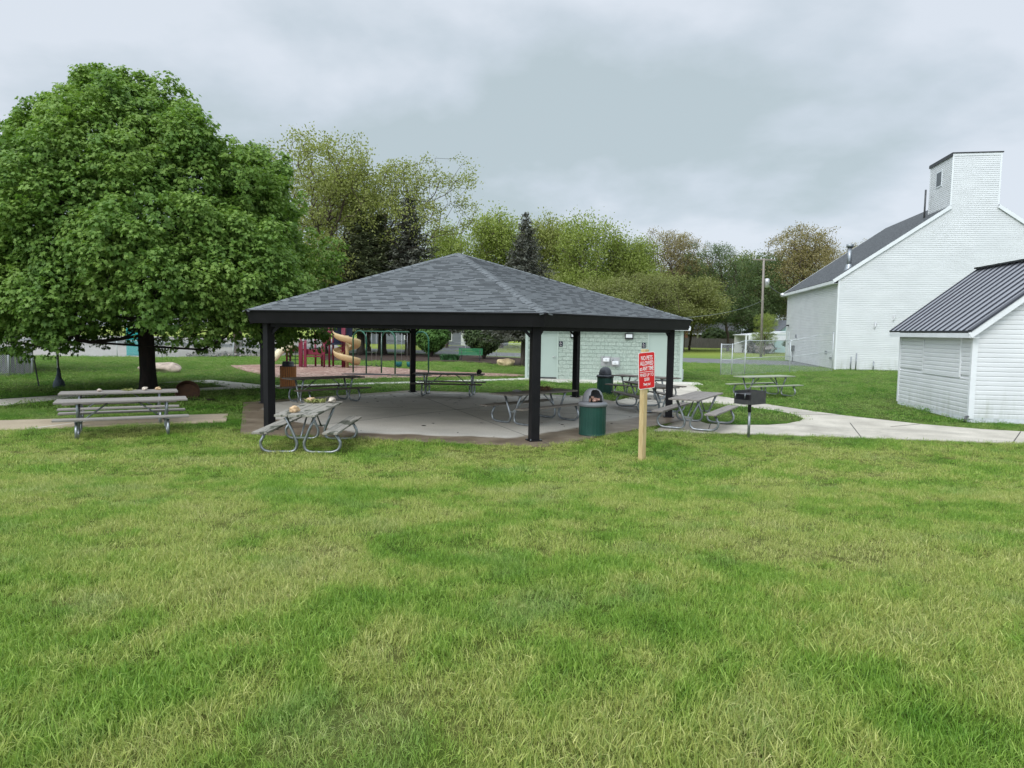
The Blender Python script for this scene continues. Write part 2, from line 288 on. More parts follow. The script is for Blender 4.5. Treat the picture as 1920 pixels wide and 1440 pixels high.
def grass_color(t, pos):
    """patchy lawn colour from world position: green, yellow green, straw, bluish"""
    mp = t.nodes.new('ShaderNodeMapping'); L(t, pos, mp.inputs[0]); v = mp.outputs[0]
    big = noise(t, v, 0.55, 5, 0.6, 0.5); mid = noise(t, v, 2.3, 4, 0.6, 0.4)
    f = mth(t, 'ADD', mth(t, 'MULTIPLY', big, 0.62), mth(t, 'MULTIPLY', mid, 0.38))
    base = ramp(t, f, [(0.37, (0.15, 0.295, 0.032)), (0.46, (0.245, 0.38, 0.058)), (0.53, (0.38, 0.44, 0.11)), (0.61, (0.41, 0.45, 0.135)), (0.70, (0.49, 0.49, 0.18))])
    mp2 = t.nodes.new('ShaderNodeMapping'); mp2.inputs['Location'].default_value = (13, 7, 3); L(t, pos, mp2.inputs[0])
    bl = ramp(t, noise(t, mp2.outputs[0], 1.1, 3, 0.5), [(0.56, (0, 0, 0)), (0.72, (0.6,)*3)])
    c = mixc(t, mth(t, 'MULTIPLY', bl, 0.5), base, (0.25, 0.35, 0.15))
    spy = t.nodes.new('ShaderNodeSeparateXYZ'); L(t, pos, spy.inputs[0])      # lusher, darker turf beyond the walks
    mrl = t.nodes.new('ShaderNodeMapRange'); mrl.inputs[1].default_value = 15.5; mrl.inputs[2].default_value = 18.5
    L(t, mth(t, 'ADD', spy.outputs[1], mth(t, 'MULTIPLY', mid, 2.0)), mrl.inputs[0])
    return mixc(t, mrl.outputs[0], c, mixc(t, 1.0, c, (0.60, 0.76, 0.66), 'MULTIPLY'))
def mat_blade():
    mt, t, bs = newmat('grass blades'); g = t.nodes.new('ShaderNodeNewGeometry')
    c = grass_color(t, g.outputs['Position'])
    at = t.nodes.new('ShaderNodeAttribute'); at.attribute_name = 'tint'
    dry = ramp(t, at.outputs['Fac'], [(0.0, (0.50, 0.62, 0.5)), (0.45, (0.95, 0.98, 0.9)), (0.84, (1.3, 1.22, 1.3)), (0.92, (1.65, 1.45, 2.1))])
    c = mixc(t, 1.0, c, dry, 'MULTIPLY')
    L(t, c, bs.inputs['Base Color']); bs.inputs['Roughness'].default_value = 0.45; bs.inputs['Specular IOR Level'].default_value = 0.3
    tr = t.nodes.new('ShaderNodeBsdfTranslucent'); L(t, c, tr.inputs[0]); mx = t.nodes.new('ShaderNodeMixShader'); mx.inputs[0].default_value = 0.35
    L(t, bs.outputs[0], mx.inputs[1]); L(t, tr.outputs[0], mx.inputs[2]); L(t, mx.outputs[0], t.nodes['Material Output'].inputs[0]); return mt
M['blade'] = mat_blade()
def mat_ground():
    mt, t, bs = newmat('lawn soil and thatch'); g = t.nodes.new('ShaderNodeNewGeometry')
    c = grass_color(t, g.outputs['Position'])
    n = noise(t, g.outputs['Position'], 25, 5, 0.7)
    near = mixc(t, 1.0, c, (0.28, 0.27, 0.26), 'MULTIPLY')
    sp = t.nodes.new('ShaderNodeSeparateXYZ'); L(t, g.outputs['Position'], sp.inputs[0])
    mrn = t.nodes.new('ShaderNodeMapRange'); mrn.inputs[1].default_value = 30; mrn.inputs[2].default_value = 60; L(t, sp.outputs[1], mrn.inputs[0])
    c2 = mixc(t, 0.5, mixc(t, 1.0, c, (0.62, 0.62, 0.6), 'MULTIPLY'), (0.15, 0.22, 0.05))
    mrn2 = t.nodes.new('ShaderNodeMapRange'); mrn2.inputs[1].default_value = 66; mrn2.inputs[2].default_value = 80; L(t, sp.outputs[1], mrn2.inputs[0])
    c2 = mixc(t, mrn2.outputs[0], c2, (0.22, 0.27, 0.055))
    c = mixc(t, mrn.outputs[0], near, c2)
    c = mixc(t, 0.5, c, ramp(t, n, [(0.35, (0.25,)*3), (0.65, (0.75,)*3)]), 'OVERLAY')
    L(t, c, bs.inputs['Base Color']); bs.inputs['Roughness'].default_value = 0.95; bs.inputs['Specular IOR Level'].default_value = 0.1
    bump(t, bs, n, 0.7, 0.04); return mt
M['ground'] = mat_ground()
def mat_rock(name, a, b, s=6):
    mt, t, bs = newmat(name); v = coords(t, 'Object'); n = noise(t, v, s, 7, 0.65, 0.5)
    L(t, ramp(t, n, [(0.3, b), (0.5, a), (0.7, tuple(min(0.8, x*1.35) for x in a))]), bs.inputs['Base Color'])
    bs.inputs['Roughness'].default_value = 0.85; bump(t, bs, n, 0.6, 0.03); return mt
M['rock_pink'] = mat_rock('pale pink boulder', (0.50, 0.40, 0.33), (0.20, 0.15, 0.12), 3)
M['rock_cream'] = mat_rock('cream boulder', (0.60, 0.47, 0.28), (0.32, 0.22, 0.11), 3)
M['rock_tan'] = mat_rock('tan rock', (0.52, 0.36, 0.21), (0.26, 0.16, 0.09), 14)
M['rock_pale'] = mat_rock('pale rock', (0.55, 0.48, 0.40), (0.28, 0.2, 0.17), 14)
M['darkstuff'] = mat_rock('dark debris', (0.03, 0.025, 0.02), (0.012, 0.01, 0.01), 14)

# ------------------------------------------------------------------ mesh helpers
class MB:
    def __init__(s): s.v = []; s.f = []; s.uv = []; s.smooth = []
    def add(s, vs, fs, uv=None, smooth=False):
        o = len(s.v); s.v += [tuple(p) for p in vs]
        for k, f in enumerate(fs):
            s.f.append([i+o for i in f]); s.uv.append(uv[k] if uv else None); s.smooth.append(smooth)
        return s
    def box(s, c, d, rot=0, taper=None, M3=None):
        x, y, z = (q/2 for q in d); P = []
        for sx, sy, sz in ((-1,-1,-1),(1,-1,-1),(1,1,-1),(-1,1,-1),(-1,-1,1),(1,-1,1),(1,1,1),(-1,1,1)):
            k = taper if (taper and sz > 0) else 1
            p = Vector((sx*x*k, sy*y*k, sz*z))
            if M3 is not None: p = M3 @ p
            elif rot: p = Matrix.Rotation(rot, 3, 'Z') @ p
            P.append(p+Vector(c))
        return s.add(P, [(0,3,2,1),(4,5,6,7),(0,1,5,4),(1,2,6,5),(2,3,7,6),(3,0,4,7)])
    def bar(s, p, q, wd, ht):
        p, q = Vector(p), Vector(q); d = q-p; L_ = d.length; z = d.normalized()
        x = z.cross(Vector((0,0,1)));
        x = Vector((1,0,0)) if x.length < 1e-4 else x.normalized()
        y = z.cross(x); m3 = Matrix((x, y, z)).transposed()
        return s.box((p+q)/2, (wd, ht, L_), M3=m3)
    def tube(s, pts, r, seg=8, cap=True):
        pts = [Vector(p) for p in pts]; n = len(pts); rs = r if isinstance(r, (list, tuple)) else [r]*n
        V = []; prevx = None
        for i, p in enumerate(pts):
            d = (pts[min(i+1, n-1)]-pts[max(i-1, 0)]).normalized()
            if prevx is None:
                x = d.cross(Vector((0.13, 0.31, 0.94)))
                if x.length < 0.1: x = d.cross(Vector((1, 0, 0)))
            else: x = prevx - d*prevx.dot(d)
            x.normalize(); prevx = x; y = d.cross(x)
            for k in range(seg):
                a = 2*math.pi*k/seg; V.append(p+(x*math.cos(a)+y*math.sin(a))*rs[i])
        F = [(i*seg+k, i*seg+(k+1) % seg, (i+1)*seg+(k+1) % seg, (i+1)*seg+k) for i in range(n-1) for k in range(seg)]
        o = len(s.v); s.add(V, F, smooth=True)
        if cap: s.f += [[o+k for k in range(seg)][::-1], [o+(n-1)*seg+k for k in range(seg)]]; s.uv += [None]*2; s.smooth += [False]*2
        return s
    def lathe(s, prof, c=(0,0,0), seg=24, cap=True):
        V = [(c[0]+r*math.cos(2*math.pi*k/seg), c[1]+r*math.sin(2*math.pi*k/seg), c[2]+z) for r, z in prof for k in range(seg)]
        n = len(prof)
        F = [(i*seg+k, i*seg+(k+1) % seg, (i+1)*seg+(k+1) % seg, (i+1)*seg+k) for i in range(n-1) for k in range(seg)]
        s.add(V, F, smooth=True)
        return s
    def prism(s, poly, z0, z1):
        n = len(poly); V = [(x, y, z0) for x, y in poly]+[(x, y, z1) for x, y in poly]
        F = [tuple(range(n))[::-1], tuple(range(n, 2*n))]+[(i, (i+1) % n, n+(i+1) % n, n+i) for i in range(n)]
        return s.add(V, F)
    def slabpoly(s, poly3, th, uvs=None):
        """a planar polygon in 3-D given a thickness downwards"""
        n = len(poly3); V = [tuple(p) for p in poly3]+[(p[0], p[1], p[2]-th) for p in poly3]
        F = [tuple(range(n)), tuple(range(n, 2*n))[::-1]]+[(n+i, n+(i+1) % n, (i+1) % n, i) for i in range(n)]
        return s.add(V, F, uv=([uvs]+[None]*(n+1)) if uvs else None)
    def build(s, name, mt, parent=None, loc=None, rot=None, bevel=0):
        me = bpy.data.meshes.new(name); me.from_pydata(s.v, [], s.f); me.update()
        if any(u for u in s.uv):
            ul = me.uv_layers.new(name='UVMap')
            for p, u in zip(me.polygons, s.uv):
                if u:
                    for li, q in zip(p.loop_indices, u): ul.data[li].uv = q
        me.polygons.foreach_set('use_smooth', s.smooth)
        me.materials.append(mt if not isinstance(mt, str) else M[mt])
        o = bpy.data.objects.new(name, me); col.objects.link(o)
        if parent: o.parent = parent
        if loc: o.location = loc
        if rot: o.rotation_euler = rot
        if bevel:
            b = o.modifiers.new('bevel', 'BEVEL'); b.width = bevel; b.segments = 2; b.limit_method = 'ANGLE'; b.angle_limit = R(40)
        return o
def tag(o, label=None, cat=None, group=None, kind=None):
    if label: o['label'] = label
    if cat: o['category'] = cat
    if group: o['group'] = group
    if kind: o['kind'] = kind
    return o
def empty(name, loc, rz=0, label=None, cat=None, group=None):
    o = bpy.data.objects.new(name, None); col.objects.link(o); o.location = loc; o.rotation_euler = (0, 0, rz); o.empty_display_size = 0.1
    return tag(o, label, cat, group)
def copy_tree(o, parent=None):
    c = o.copy(); col.objects.link(c)
    if parent: c.parent = parent
    for ch in [x for x in bpy.data.objects if x.parent == o]: copy_tree(ch, c)
    return c
def arc(p0, pc, p1, n=5):
    p0, pc, p1 = Vector(p0), Vector(pc), Vector(p1)
    return [p0*(1-t)**2+pc*2*t*(1-t)+p1*t*t for t in [i/n for i in range(n+1)]]
def inpoly(x, y, poly):
    x = np.asarray(x); y = np.asarray(y); c = np.zeros(x.shape, bool); n = len(poly); j = n-1
    for i in range(n):
        xi, yi = poly[i]; xj, yj = poly[j]
        with np.errstate(divide='ignore', invalid='ignore'):
            c ^= ((yi > y) != (yj > y)) & (x < (xj-xi)*(y-yi)/(yj-yi+1e-12)+xi)
        j = i
    return c
def gz(y):
    t = np.clip((np.asarray(y, float)-3.5)/10.3, 0, 1); return 0.65*(1-t*t*(3-2*t))

# ------------------------------------------------------------------ ground
def build_ground():
    ys = list(np.arange(-6, 16, 0.5))+[16, 18, 20, 25, 30, 40, 50, 65, 80, 100, 130, 170, 250, 400, 700, 1200]
    xs = [-900, -500, -300, -200, -120, -80, -60, -45, -30, -20, -14, -8, -4, 0, 4, 8, 14, 20, 30, 45, 60, 80, 120, 200, 300, 500, 900]
    V = [(x, y, float(gz(y))) for y in ys for x in xs]; nx = len(xs)
    F = [(j*nx+i, j*nx+i+1, (j+1)*nx+i+1, (j+1)*nx+i) for j in range(len(ys)-1) for i in range(nx-1)]
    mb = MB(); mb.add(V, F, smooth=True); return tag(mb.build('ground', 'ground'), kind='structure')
build_ground()
PC = (-1.57, 20.23); TH = R(-69.86)
def hexpts(r, c=PC, th=TH): return [(c[0]+r*math.cos(th+k*math.pi/3), c[1]+r*math.sin(th+k*math.pi/3)) for k in range(6)]
SLAB = hexpts(6.62)
sl = MB().prism([((p[0]-PC[0])*math.cos(-TH)-(p[1]-PC[1])*math.sin(-TH), (p[0]-PC[0])*math.sin(-TH)+(p[1]-PC[1])*math.cos(-TH)) for p in SLAB], -0.15, 0.03)
slab = sl.build('pavement', 'slab', loc=(PC[0], PC[1], 0), rot=(0, 0, TH)); slab.name = 'pavilion_pavement'; tag(slab, kind='structure')
# right-hand walk with its grass island, drawn as outer outline; island is a separate grass mask
WALK_R = [(3.30, 16.55), (4.48, 16.36), (5.42, 16.27), (8.51, 15.83), (11.19, 15.40), (16, 14.6), (26, 12.9), (26, 14.7), (17, 16.4), (12.72, 17.35), (11.75, 17.75), (10.76, 18.6), (10.2, 19.4), (9.62, 20.25), (9.1, 21.35), (8.5, 23.0), (8.1, 24.5), (7.75, 25.8), (7.4, 27.3), (7.75, 29.5), (8.3, 32.9), (6.3, 33.1), (5.7, 29.8), (5.3, 27.3), (3.9, 24.5), (3.2, 23.2), (4.6, 20.0), (4.2, 18.2)]
ISLAND = [(4.79, 21.4), (4.75, 19.2), (5.0, 18.0), (5.7, 17.85), (6.5, 17.92), (7.1, 18.25), (7.72, 18.9), (8.0, 19.4), (8.12, 20.3), (8.05, 20.9), (7.85, 21.6), (7.5, 22.15), (7.1, 22.7), (6.6, 23.3), (6.1, 23.5), (5.3, 22.8)]
APRON = [(0.3, 34.55), (0.2, 33.5), (2.3, 32.0), (4.0, 31.8), (6.0, 31.6), (8.6, 31.9), (8.7, 33.3), (8.0, 33.4)]
PATH_B = [(-22, 18.5), (-15.36, 21.36), (-14.5, 22.9), (-13.3, 24.6), (-12.0, 25.6), (-10.9, 26.9), (-9.0, 28.2), (-6.94, 29.55), (-5.05, 30.7), (-1.9, 32.75), (0.3, 34.4), (0.3, 33.2), (-1.9, 31.8), (-5.05, 29.8), (-6.94, 28.7), (-8.9, 27.2), (-10.4, 26.0), (-11.9, 24.5), (-13.5, 22.6), (-14.18, 19.9), (-22, 16.6)]
PATH_B2 = [(-14.2, 28.6), (-12.9, 30.4), (-11.0, 29.0), (-9.6, 27.9), (-10.6, 26.9), (-11.9, 28.2), (-12.9, 29.0)]
PATH_L = [(-20, 13.1), (-12.05, 16.65), (-9.75, 17.6), (-7.45, 18.6), (-6.85, 16.95), (-8.77, 16.25), (-10.07, 15.5), (-11.05, 15.1), (-20, 11.6)]
CHIPS = [(-16.6, 41.9), (-15.0, 43.6), (-12, 44.2), (-9.2, 43.6), (-6.5, 41.5), (-4.0, 38.9), (-1.9, 38.4), (0.2, 37.4), (1.0, 36.6), (0.0, 35.9), (-1.9, 35.6), (-4.0, 34.2), (-7.2, 32.2), (-9.3, 31.6), (-11.1, 32.6), (-13.0, 35.6), (-15.3, 39.3)]
BED = [(-13.5, 50.6), (-9, 50.9), (-4.3, 51.5), (-2.3, 50.4), (0.5, 46.4), (3, 45.6), (6, 45.4), (7.5, 50), (5, 57), (0, 61), (-5, 66), (-14, 67), (-16, 58)]
LOT = [(-75, 48.5), (-31.7, 51.5), (-25.5, 52.1), (-21.4, 54.8), (-18.5, 59), (-13, 70.5), (-22, 90), (-38, 150), (-110, 150), (-110, 60)]
ROADP = [(70, 33.5), (38, 45), (14.3, 56.4), (-8.2, 68.3), (-13, 70.5), (-75, 100), (-75, 112), (-9.5, 79), (17.2, 66.5), (40, 55), (70, 43)]
DRIVE = [(-9.0, 80), (-6.5, 78.5), (-4.8, 94), (-5.5, 105), (-9, 105)]
def sheet(name, poly, z, mt, zt=None):
    mb = MB(); mb.prism(poly, -0.1, z); return tag(mb.build(name, mt), kind='structure')
sheet('path', WALK_R, 0.022, 'conc'); sheet('path', PATH_B, 0.02, 'conconew'); sheet('path', PATH_B2, 0.016, 'conconew'); sheet('path', PATH_L, 0.02, 'conctan')
sheet('pavement', APRON, 0.026, 'conconew'); sheet('road', ROADP, 0.01, 'asphalt'); sheet('gravel_ground', LOT, 0.006, 'gravel'); sheet('driveway', DRIVE, 0.014, 'asphalt')
sheet('wood_chip_ground', CHIPS, 0.03, 'chips'); sheet('mulch_ground', BED, 0.03, 'darkmulch')
sheet('island_ground', ISLAND, 0.026, 'ground')
mb = MB()
for (a, b) in (((5.05, 17.95), (4.55, 16.38)), ((8.9, 18.6), (7.9, 15.95)), ((12.5, 17.35), (11.0, 15.48)), ((10.7, 18.55), (9.6, 17.9)), ((8.1, 20.4), (9.5, 20.45)), ((7.1, 22.8), (8.4, 23.4)), ((4.0, 24.6), (5.0, 23.0)), ((6.4, 25.6), (7.75, 25.75))):
    mb.bar((a[0], a[1], 0.024), (b[0], b[1], 0.024), 0.02, 0.006)
tag(mb.build('path_joint', 'joint'), kind='structure')
mb = MB()
for (a, b) in (((-9.75, 17.55), (-10.5, 15.3)), ((-12.3, 16.5), (-12.9, 14.4))): mb.bar((a[0], a[1], 0.022), (b[0], b[1], 0.022), 0.05, 0.006)
tag(mb.build('path_strip', 'conconew'), kind='structure')
sheet('dirt_ground', [(-10.4+1.0*math.cos(q*.628)*(1+.15*math.sin(q*5)), 22.4+0.55*math.sin(q*.628)) for q in range(10)], 0.012, 'darkmulch')
mb = MB()   # joints scored in the pavilion slab
for k in range(3):
    a = TH+k*math.pi/3+0.02; c, s = math.cos(a), math.sin(a); mb.bar((PC[0]-6.4*c, PC[1]-6.4*s, 0.031), (PC[0]+6.4*c, PC[1]+6.4*s, 0.031), 0.012, 0.004)
tag(mb.build('slab_joint', 'joint'), kind='structure')

# ------------------------------------------------------------------ picnic tables
def make_table(wood, label):
    root = empty('picnic_table', (0, 0, 0), 0, label, 'picnic table', 'tube framed picnic tables')
    mb = MB()
    for k in (-1, 0, 1): mb.box((random.uniform(-.004, .004), k*0.243, 0.742), (2.44, 0.232, 0.038))
    for x in (-0.82, 0, 0.82): mb.box((x, 0, 0.714), (0.07, 0.62, 0.016))
    mb.build('tabletop', wood, root, bevel=0.005)
    for s in (-1, 1):
        mb = MB(); mb.box((0, s*0.62-0.068, 0.43), (2.44, 0.13, 0.038)); mb.box((0, s*0.62+0.068, 0.43), (2.44, 0.13, 0.038)); mb.build('bench', wood, root, bevel=0.005)
    for x in (-0.82, 0.82):
        mb = MB()
        for s in (-1, 1):
            pts = [Vector((x, s*0.27, 0.71)), Vector((x, s*0.16, 0.44))]+arc((x, s*0.07, 0.22), (x, s*0.0+s*0.035, 0.03), (x, s*0.22, 0.03), 6)+arc((x, s*0.50, 0.03), (x, s*0.75, 0.03), (x, s*0.72, 0.22), 6)+[Vector((x, s*0.62, 0.405))]
            mb.tube(pts, 0.028, 8)
            mb.box((x, s*0.62, 0.402), (0.05, 0.26, 0.012))
        mb.box((x, 0, 0.70), (0.05, 0.60, 0.012)); mb.bar((x, -0.10, 0.30), (x, 0.10, 0.30), 0.03, 0.03)
        mb.build('leg_frame', 'galv', root)
        sx = 1 if x > 0 else -1
        MB().tube([(sx*0.80, 0, 0.29), (sx*0.26, 0, 0.705)], 0.016, 6).build('brace', 'galv', root)
    return root
TABLES = [
 ('plank_pale', (-8.20, 14.95, -0.02), 28, 'pale weathered picnic table nearest the left path, nothing lying on its top'),
 ('plank_pale', (-9.25, 16.75, -0.02), 28, 'pale weathered picnic table between the maple trunk and another table, small rocks on top'),
 ('plank_moss', (-3.88, 13.72, 0.0), 92, 'end-on picnic table at the front of the pavilion with tan rocks and damp patches'),
 ('plank_dark', (-5.80, 21.95, 0.03), 42, 'dark picnic table under the pavilion in front of the slatted bin'),
 ('plank_dark', (-2.2, 24.75, 0.03), -4, 'dark picnic table at the back of the pavilion seen from its long side'),
 ('plank_mid', (0.60, 17.85, 0.03), 45, 'brown picnic table under the pavilion partly behind the front post'),
 ('plank_pale', (4.55, 17.42, 0.03), 61, 'grey picnic table at the right edge of the slab behind the red sign'),
 ('plank_mid', (4.1, 21.1, 0.03), 103, 'grey brown picnic table standing half hidden behind the red sign'),
 ('plank_dark', (4.75, 25.3, 0.0), -43, 'dark picnic table by the restroom, behind the farther green can'),
 ('plank_green', (9.45, 26.6, 0.0), 27, 'greenish picnic table alone on the right lawn beyond the barbecue grill'),
]
first = None
for wd, loc, yaw, lab in TABLES:
    if first is None: t_ = first = make_table(wd, lab)
    else:
        t_ = copy_tree(first)
        for ch in [x for x in bpy.data.objects if x.parent == t_]:
            if ch.name.split('.')[0] in ('tabletop', 'bench'): ch.material_slots[0].link = 'OBJECT'; ch.material_slots[0].material = M[wd]
    t_['label'] = lab; t_.location = loc; t_.rotation_euler = (0, 0, R(yaw))
def on_table(i, lx, ly):
    wd, loc, yaw, lab = TABLES[i]; a = R(yaw)
    return (loc[0]+lx*math.cos(a)-ly*math.sin(a), loc[1]+lx*math.sin(a)+ly*math.cos(a), loc[2]+0.762)
def rock_mesh(name, d, mt, seed, sub=3, rough=0.28):
    import bmesh
    bm = bmesh.new(); bmesh.ops.create_icosphere(bm, subdivisions=sub, radius=0.5); r = random.Random(seed)
    ax = [(Vector((r.gauss(0, 1), r.gauss(0, 1), r.gauss(0, 1))).normalized(), r.uniform(0.28, 0.46)) for _ in range(14)]
    from mathutils import noise as mn
    for v in bm.verts:
        for n, dd in ax:
            q = v.co.dot(n)
            if q > dd: v.co -= n*(q-dd)*0.75
        v.co *= 1+rough*mn.noise(v.co*3+Vector((seed, 0, 0)))
        v.co.x *= d[0]; v.co.y *= d[1]; v.co.z = max(v.co.z, -0.36)*d[2]
    zmin = min(v.co.z for v in bm.verts)
    for v in bm.verts: v.co.z -= zmin
    me = bpy.data.meshes.new(name); bm.to_mesh(me); bm.free(); me.materials.append(M[mt])
    for p in me.polygons: p.use_smooth = True
    o = bpy.data.objects.new(name, me); col.objects.link(o); return o
def put(o, loc, rz=0): o.location = loc; o.rotation_euler = (0, 0, rz); return o
for i, lx, ly, d, mt, sd_, lab in (
 (2, -0.83, 0.10, (0.19, 0.22, 0.14), 'rock_tan', 1, 'large tan rock at the near end of the end-on table'),
 (2, 0.95, 0.25, (0.2, 0.22, 0.13), 'rock_tan', 2, 'tan rock with weeds around it at the far left of the end-on table'),
 (2, 1.0, -0.18, (0.18, 0.24, 0.13), 'rock_pale', 3, 'pale pinkish rock at the far right end of the end-on table'),
 (1, -0.42, 0.0, (0.12, 0.10, 0.09), 'rock_pale', 4, 'small pale rock on the left half of the table before the maple'),
 (1, 0.52, 0.1, (0.19, 0.14, 0.11), 'rock_pale', 5, 'pinkish rock on the table right in front of the maple trunk'),
 (1, 0.80, 0.1, (0.20, 0.13, 0.10), 'rock_tan', 6, 'tan rock at the right end of the table before the maple'),
 (4, 1.04, 0.05, (0.22, 0.2, 0.2), 'darkstuff', 8, 'round black lump on the right end of the back pavilion table')):
    o = rock_mesh('rock', d, mt, sd_); put(o, on_table(i, lx, ly), sd_); tag(o, lab, 'rock', 'rocks left on the picnic tables' if mt != 'darkstuff' else None)
def tuft(name, loc, n, r, h, mt, label, cat, flat=0.5):
    mb = MB()
    for k in range(n):
        a = random.uniform(0, 6.28); rr = r*math.sqrt(random.random()); x, y = rr*math.cos(a), rr*math.sin(a)
        b = random.uniform(0, 6.28); l = random.uniform(0.5, 1)*h; tip = Vector((x+l*math.cos(b)*1.2, y+l*math.sin(b)*1.2, random.uniform(0.1, flat)*h*2))
        wv = Vector((-math.sin(b), math.cos(b), 0))*0.012*random.uniform(1, 2)
        mid = (Vector((x, y, 0.0))+tip)/2+Vector((0, 0, 0.3*h))
        mb.add([Vector((x, y, 0)), mid+wv, tip, mid-wv], [(0, 1, 2, 3)])
    o = mb.build(name, mt); o.location = loc; return tag(o, label, cat)
M['weed'] = simple('wilted weed', (0.17, 0.22, 0.05), (0.28, 0.26, 0.09), 20, 0.7, 0)
M['deadleaf'] = simple('dead brown leaves', (0.14, 0.075, 0.045), (0.22, 0.13, 0.08), 20, 0.8, 0)
tuft('weed_pile', on_table(2, 0.92, 0.15), 110, 0.22, 0.09, 'weed', 'wilted green weeds strewn over the far end of the end-on table', 'weeds')
tuft('weed_pile', on_table(1, 0.18, 0.05), 40, 0.14, 0.06, 'weed', 'bits of weed beside the pinkish rock on the table before the maple', 'weeds')
tuft('leaf_pile', on_table(5, 0.35, 0.12), 140, 0.28, 0.12, 'deadleaf', 'pile of dead brown leaves on the brown pavilion table', 'leaves')
tuft('crumpled_wrapper', on_table(5, -0.55, 0.12), 50, 0.10, 0.06, 'steel', 'crumpled silvery wrapper on the brown pavilion table beside the front post', 'wrapper')
# dead leaf bits on the slab
mb = MB()
for k in range(150):
    a = random.uniform(0, 6.28); rr = 5.6*math.sqrt(random.random()); x, y = PC[0]+rr*math.cos(a), PC[1]+rr*math.sin(a)
    if random.random() < 0.5: y = PC[1]+abs(y-PC[1])
    s = random.uniform(0.015, 0.06); n = 5; ph = random.uniform(0, 6)
    mb.add([(x+s*random.uniform(.5, 1.6)*math.cos(ph+q*6.28/n), y+s*random.uniform(.5, 1.2)*math.sin(ph+q*6.28/n), 0.034+random.uniform(0, 0.012)) for q in range(n)], [tuple(range(n))])
tag(mb.build('leaf_litter', 'litter'), 'scattered dead leaf bits on the pavilion slab', 'leaf litter', kind='stuff')

# ------------------------------------------------------------------ pavilion
pav = empty('pavilion', (PC[0], PC[1], 0.03), TH, 'open hexagonal picnic pavilion with black posts and blue grey shingle roof', 'pavilion')
def hp(r, k, z): a = k*math.pi/3; return Vector((r*math.cos(a), r*math.sin(a), z))
PR, PH = 5.92, 2.40
for k in range(6):
    a = k*math.pi/3; p = hp(PR, k, 0)
    mb = MB(); mb.box((p.x, p.y, PH/2), (0.185, 0.185, PH), rot=a); po = mb.build('post', 'black', pav, bevel=0.006)
    MB().box((p.x, p.y, 0.01), (0.27, 0.27, 0.02), rot=a).build('base_plate', 'black', po)
    for bx, by in ((-.11, -.11), (.11, -.11), (.11, .11), (-.11, .11)):
        MB().tube([(p.x+bx*math.cos(a)-by*math.sin(a), p.y+bx*math.sin(a)+by*math.cos(a), 0.02), (p.x+bx*math.cos(a)-by*math.sin(a), p.y+bx*math.sin(a)+by*math.cos(a), 0.045)], 0.012, 6).build('bolt', 'galv', po)
    q = hp(PR, (k+1) % 6, 0); d = (q-p).normalized()
    MB().bar(Vector((p.x, p.y, 2.345))+d*0.0, Vector((q.x, q.y, 2.345)), 0.12, 0.13).build('beam', 'black', pav)
    mb = MB()
    for dd in (d, (hp(PR, (k-1) % 6, 0)-p).normalized()):
        mb.bar(Vector((p.x, p.y, 2.14))+dd*0.08, Vector((p.x, p.y, 2.30))+dd*0.24, 0.03, 0.06)
    mb.build('knee_brace', 'black', pav)
RT, RZ, RA = 6.46, 2.62, 4.42
# fascia, slightly leaning in towards its lower edge
mb = MB()
for k in range(6):
    a0, a1, b0, b1 = hp(RT-0.02, k, RZ-0.01), hp(RT-0.02, k+1, RZ-0.01), hp(RT-0.09, k, 2.355), hp(RT-0.09, k+1, 2.355)
    c0, c1, e0, e1 = hp(RT-0.16, k, RZ-0.03), hp(RT-0.16, k+1, RZ-0.03), hp(RT-0.16, k, 2.355), hp(RT-0.16, k+1, 2.355)
    mb.add([a0, a1, b0, b1, c0, c1, e0, e1], [(0, 2, 3, 1), (4, 5, 7, 6), (2, 6, 7, 3), (0, 1, 5, 4)])
mb.build('fascia', 'black', pav)
MB().prism([(hp(RT-0.17, k, 0).x, hp(RT-0.17, k, 0).y) for k in range(6)], 2.43, 2.45).build('ceiling', 'soffit', pav)
# shingle courses: each course a slanted strip riding over the one below
mb = MB(); apo = RT*math.cos(math.pi/6); sl_len = math.hypot(apo, RA-RZ); NCR = round(sl_len/0.115); ch = sl_len/NCR
for k in range(6):
    A, B = hp(RT, k, RZ), hp(RT, k+1, RZ); T = Vector((0, 0, RA)); nrm = (B-A).cross(T-A).normalized()
    ed = (B-A).normalized(); wd = (B-A).length
    for i in range(NCR):
        t0, t1 = i/NCR, (i+1)/NCR
        p0, p1 = A.lerp(T, t0), B.lerp(T, t0); q0, q1 = A.lerp(T, t1), B.lerp(T, t1)
        lift = nrm*0.012
        u = [wd/2*(1-t0), wd/2*(1-t1)]; v0, v1 = i*0.115, (i+1)*0.115-0.0005; o_ = k*37.3
        mb.add([p0+lift, p1+lift, q1, q0], [(0, 1, 2, 3)], uv=[[(o_-u[0], v0+.0005), (o_+u[0], v0+.0005), (o_+u[1], v1), (o_-u[1], v1)]])
        mb.add([p0, p1, p1+lift, p0+lift], [(0, 1, 2, 3)], uv=[[(o_-u[0], v0+.001), (o_+u[0], v0+.001), (o_+u[0], v0+.002), (o_-u[0], v0+.002)]])
roof = mb.build('roof', 'shingle', pav)
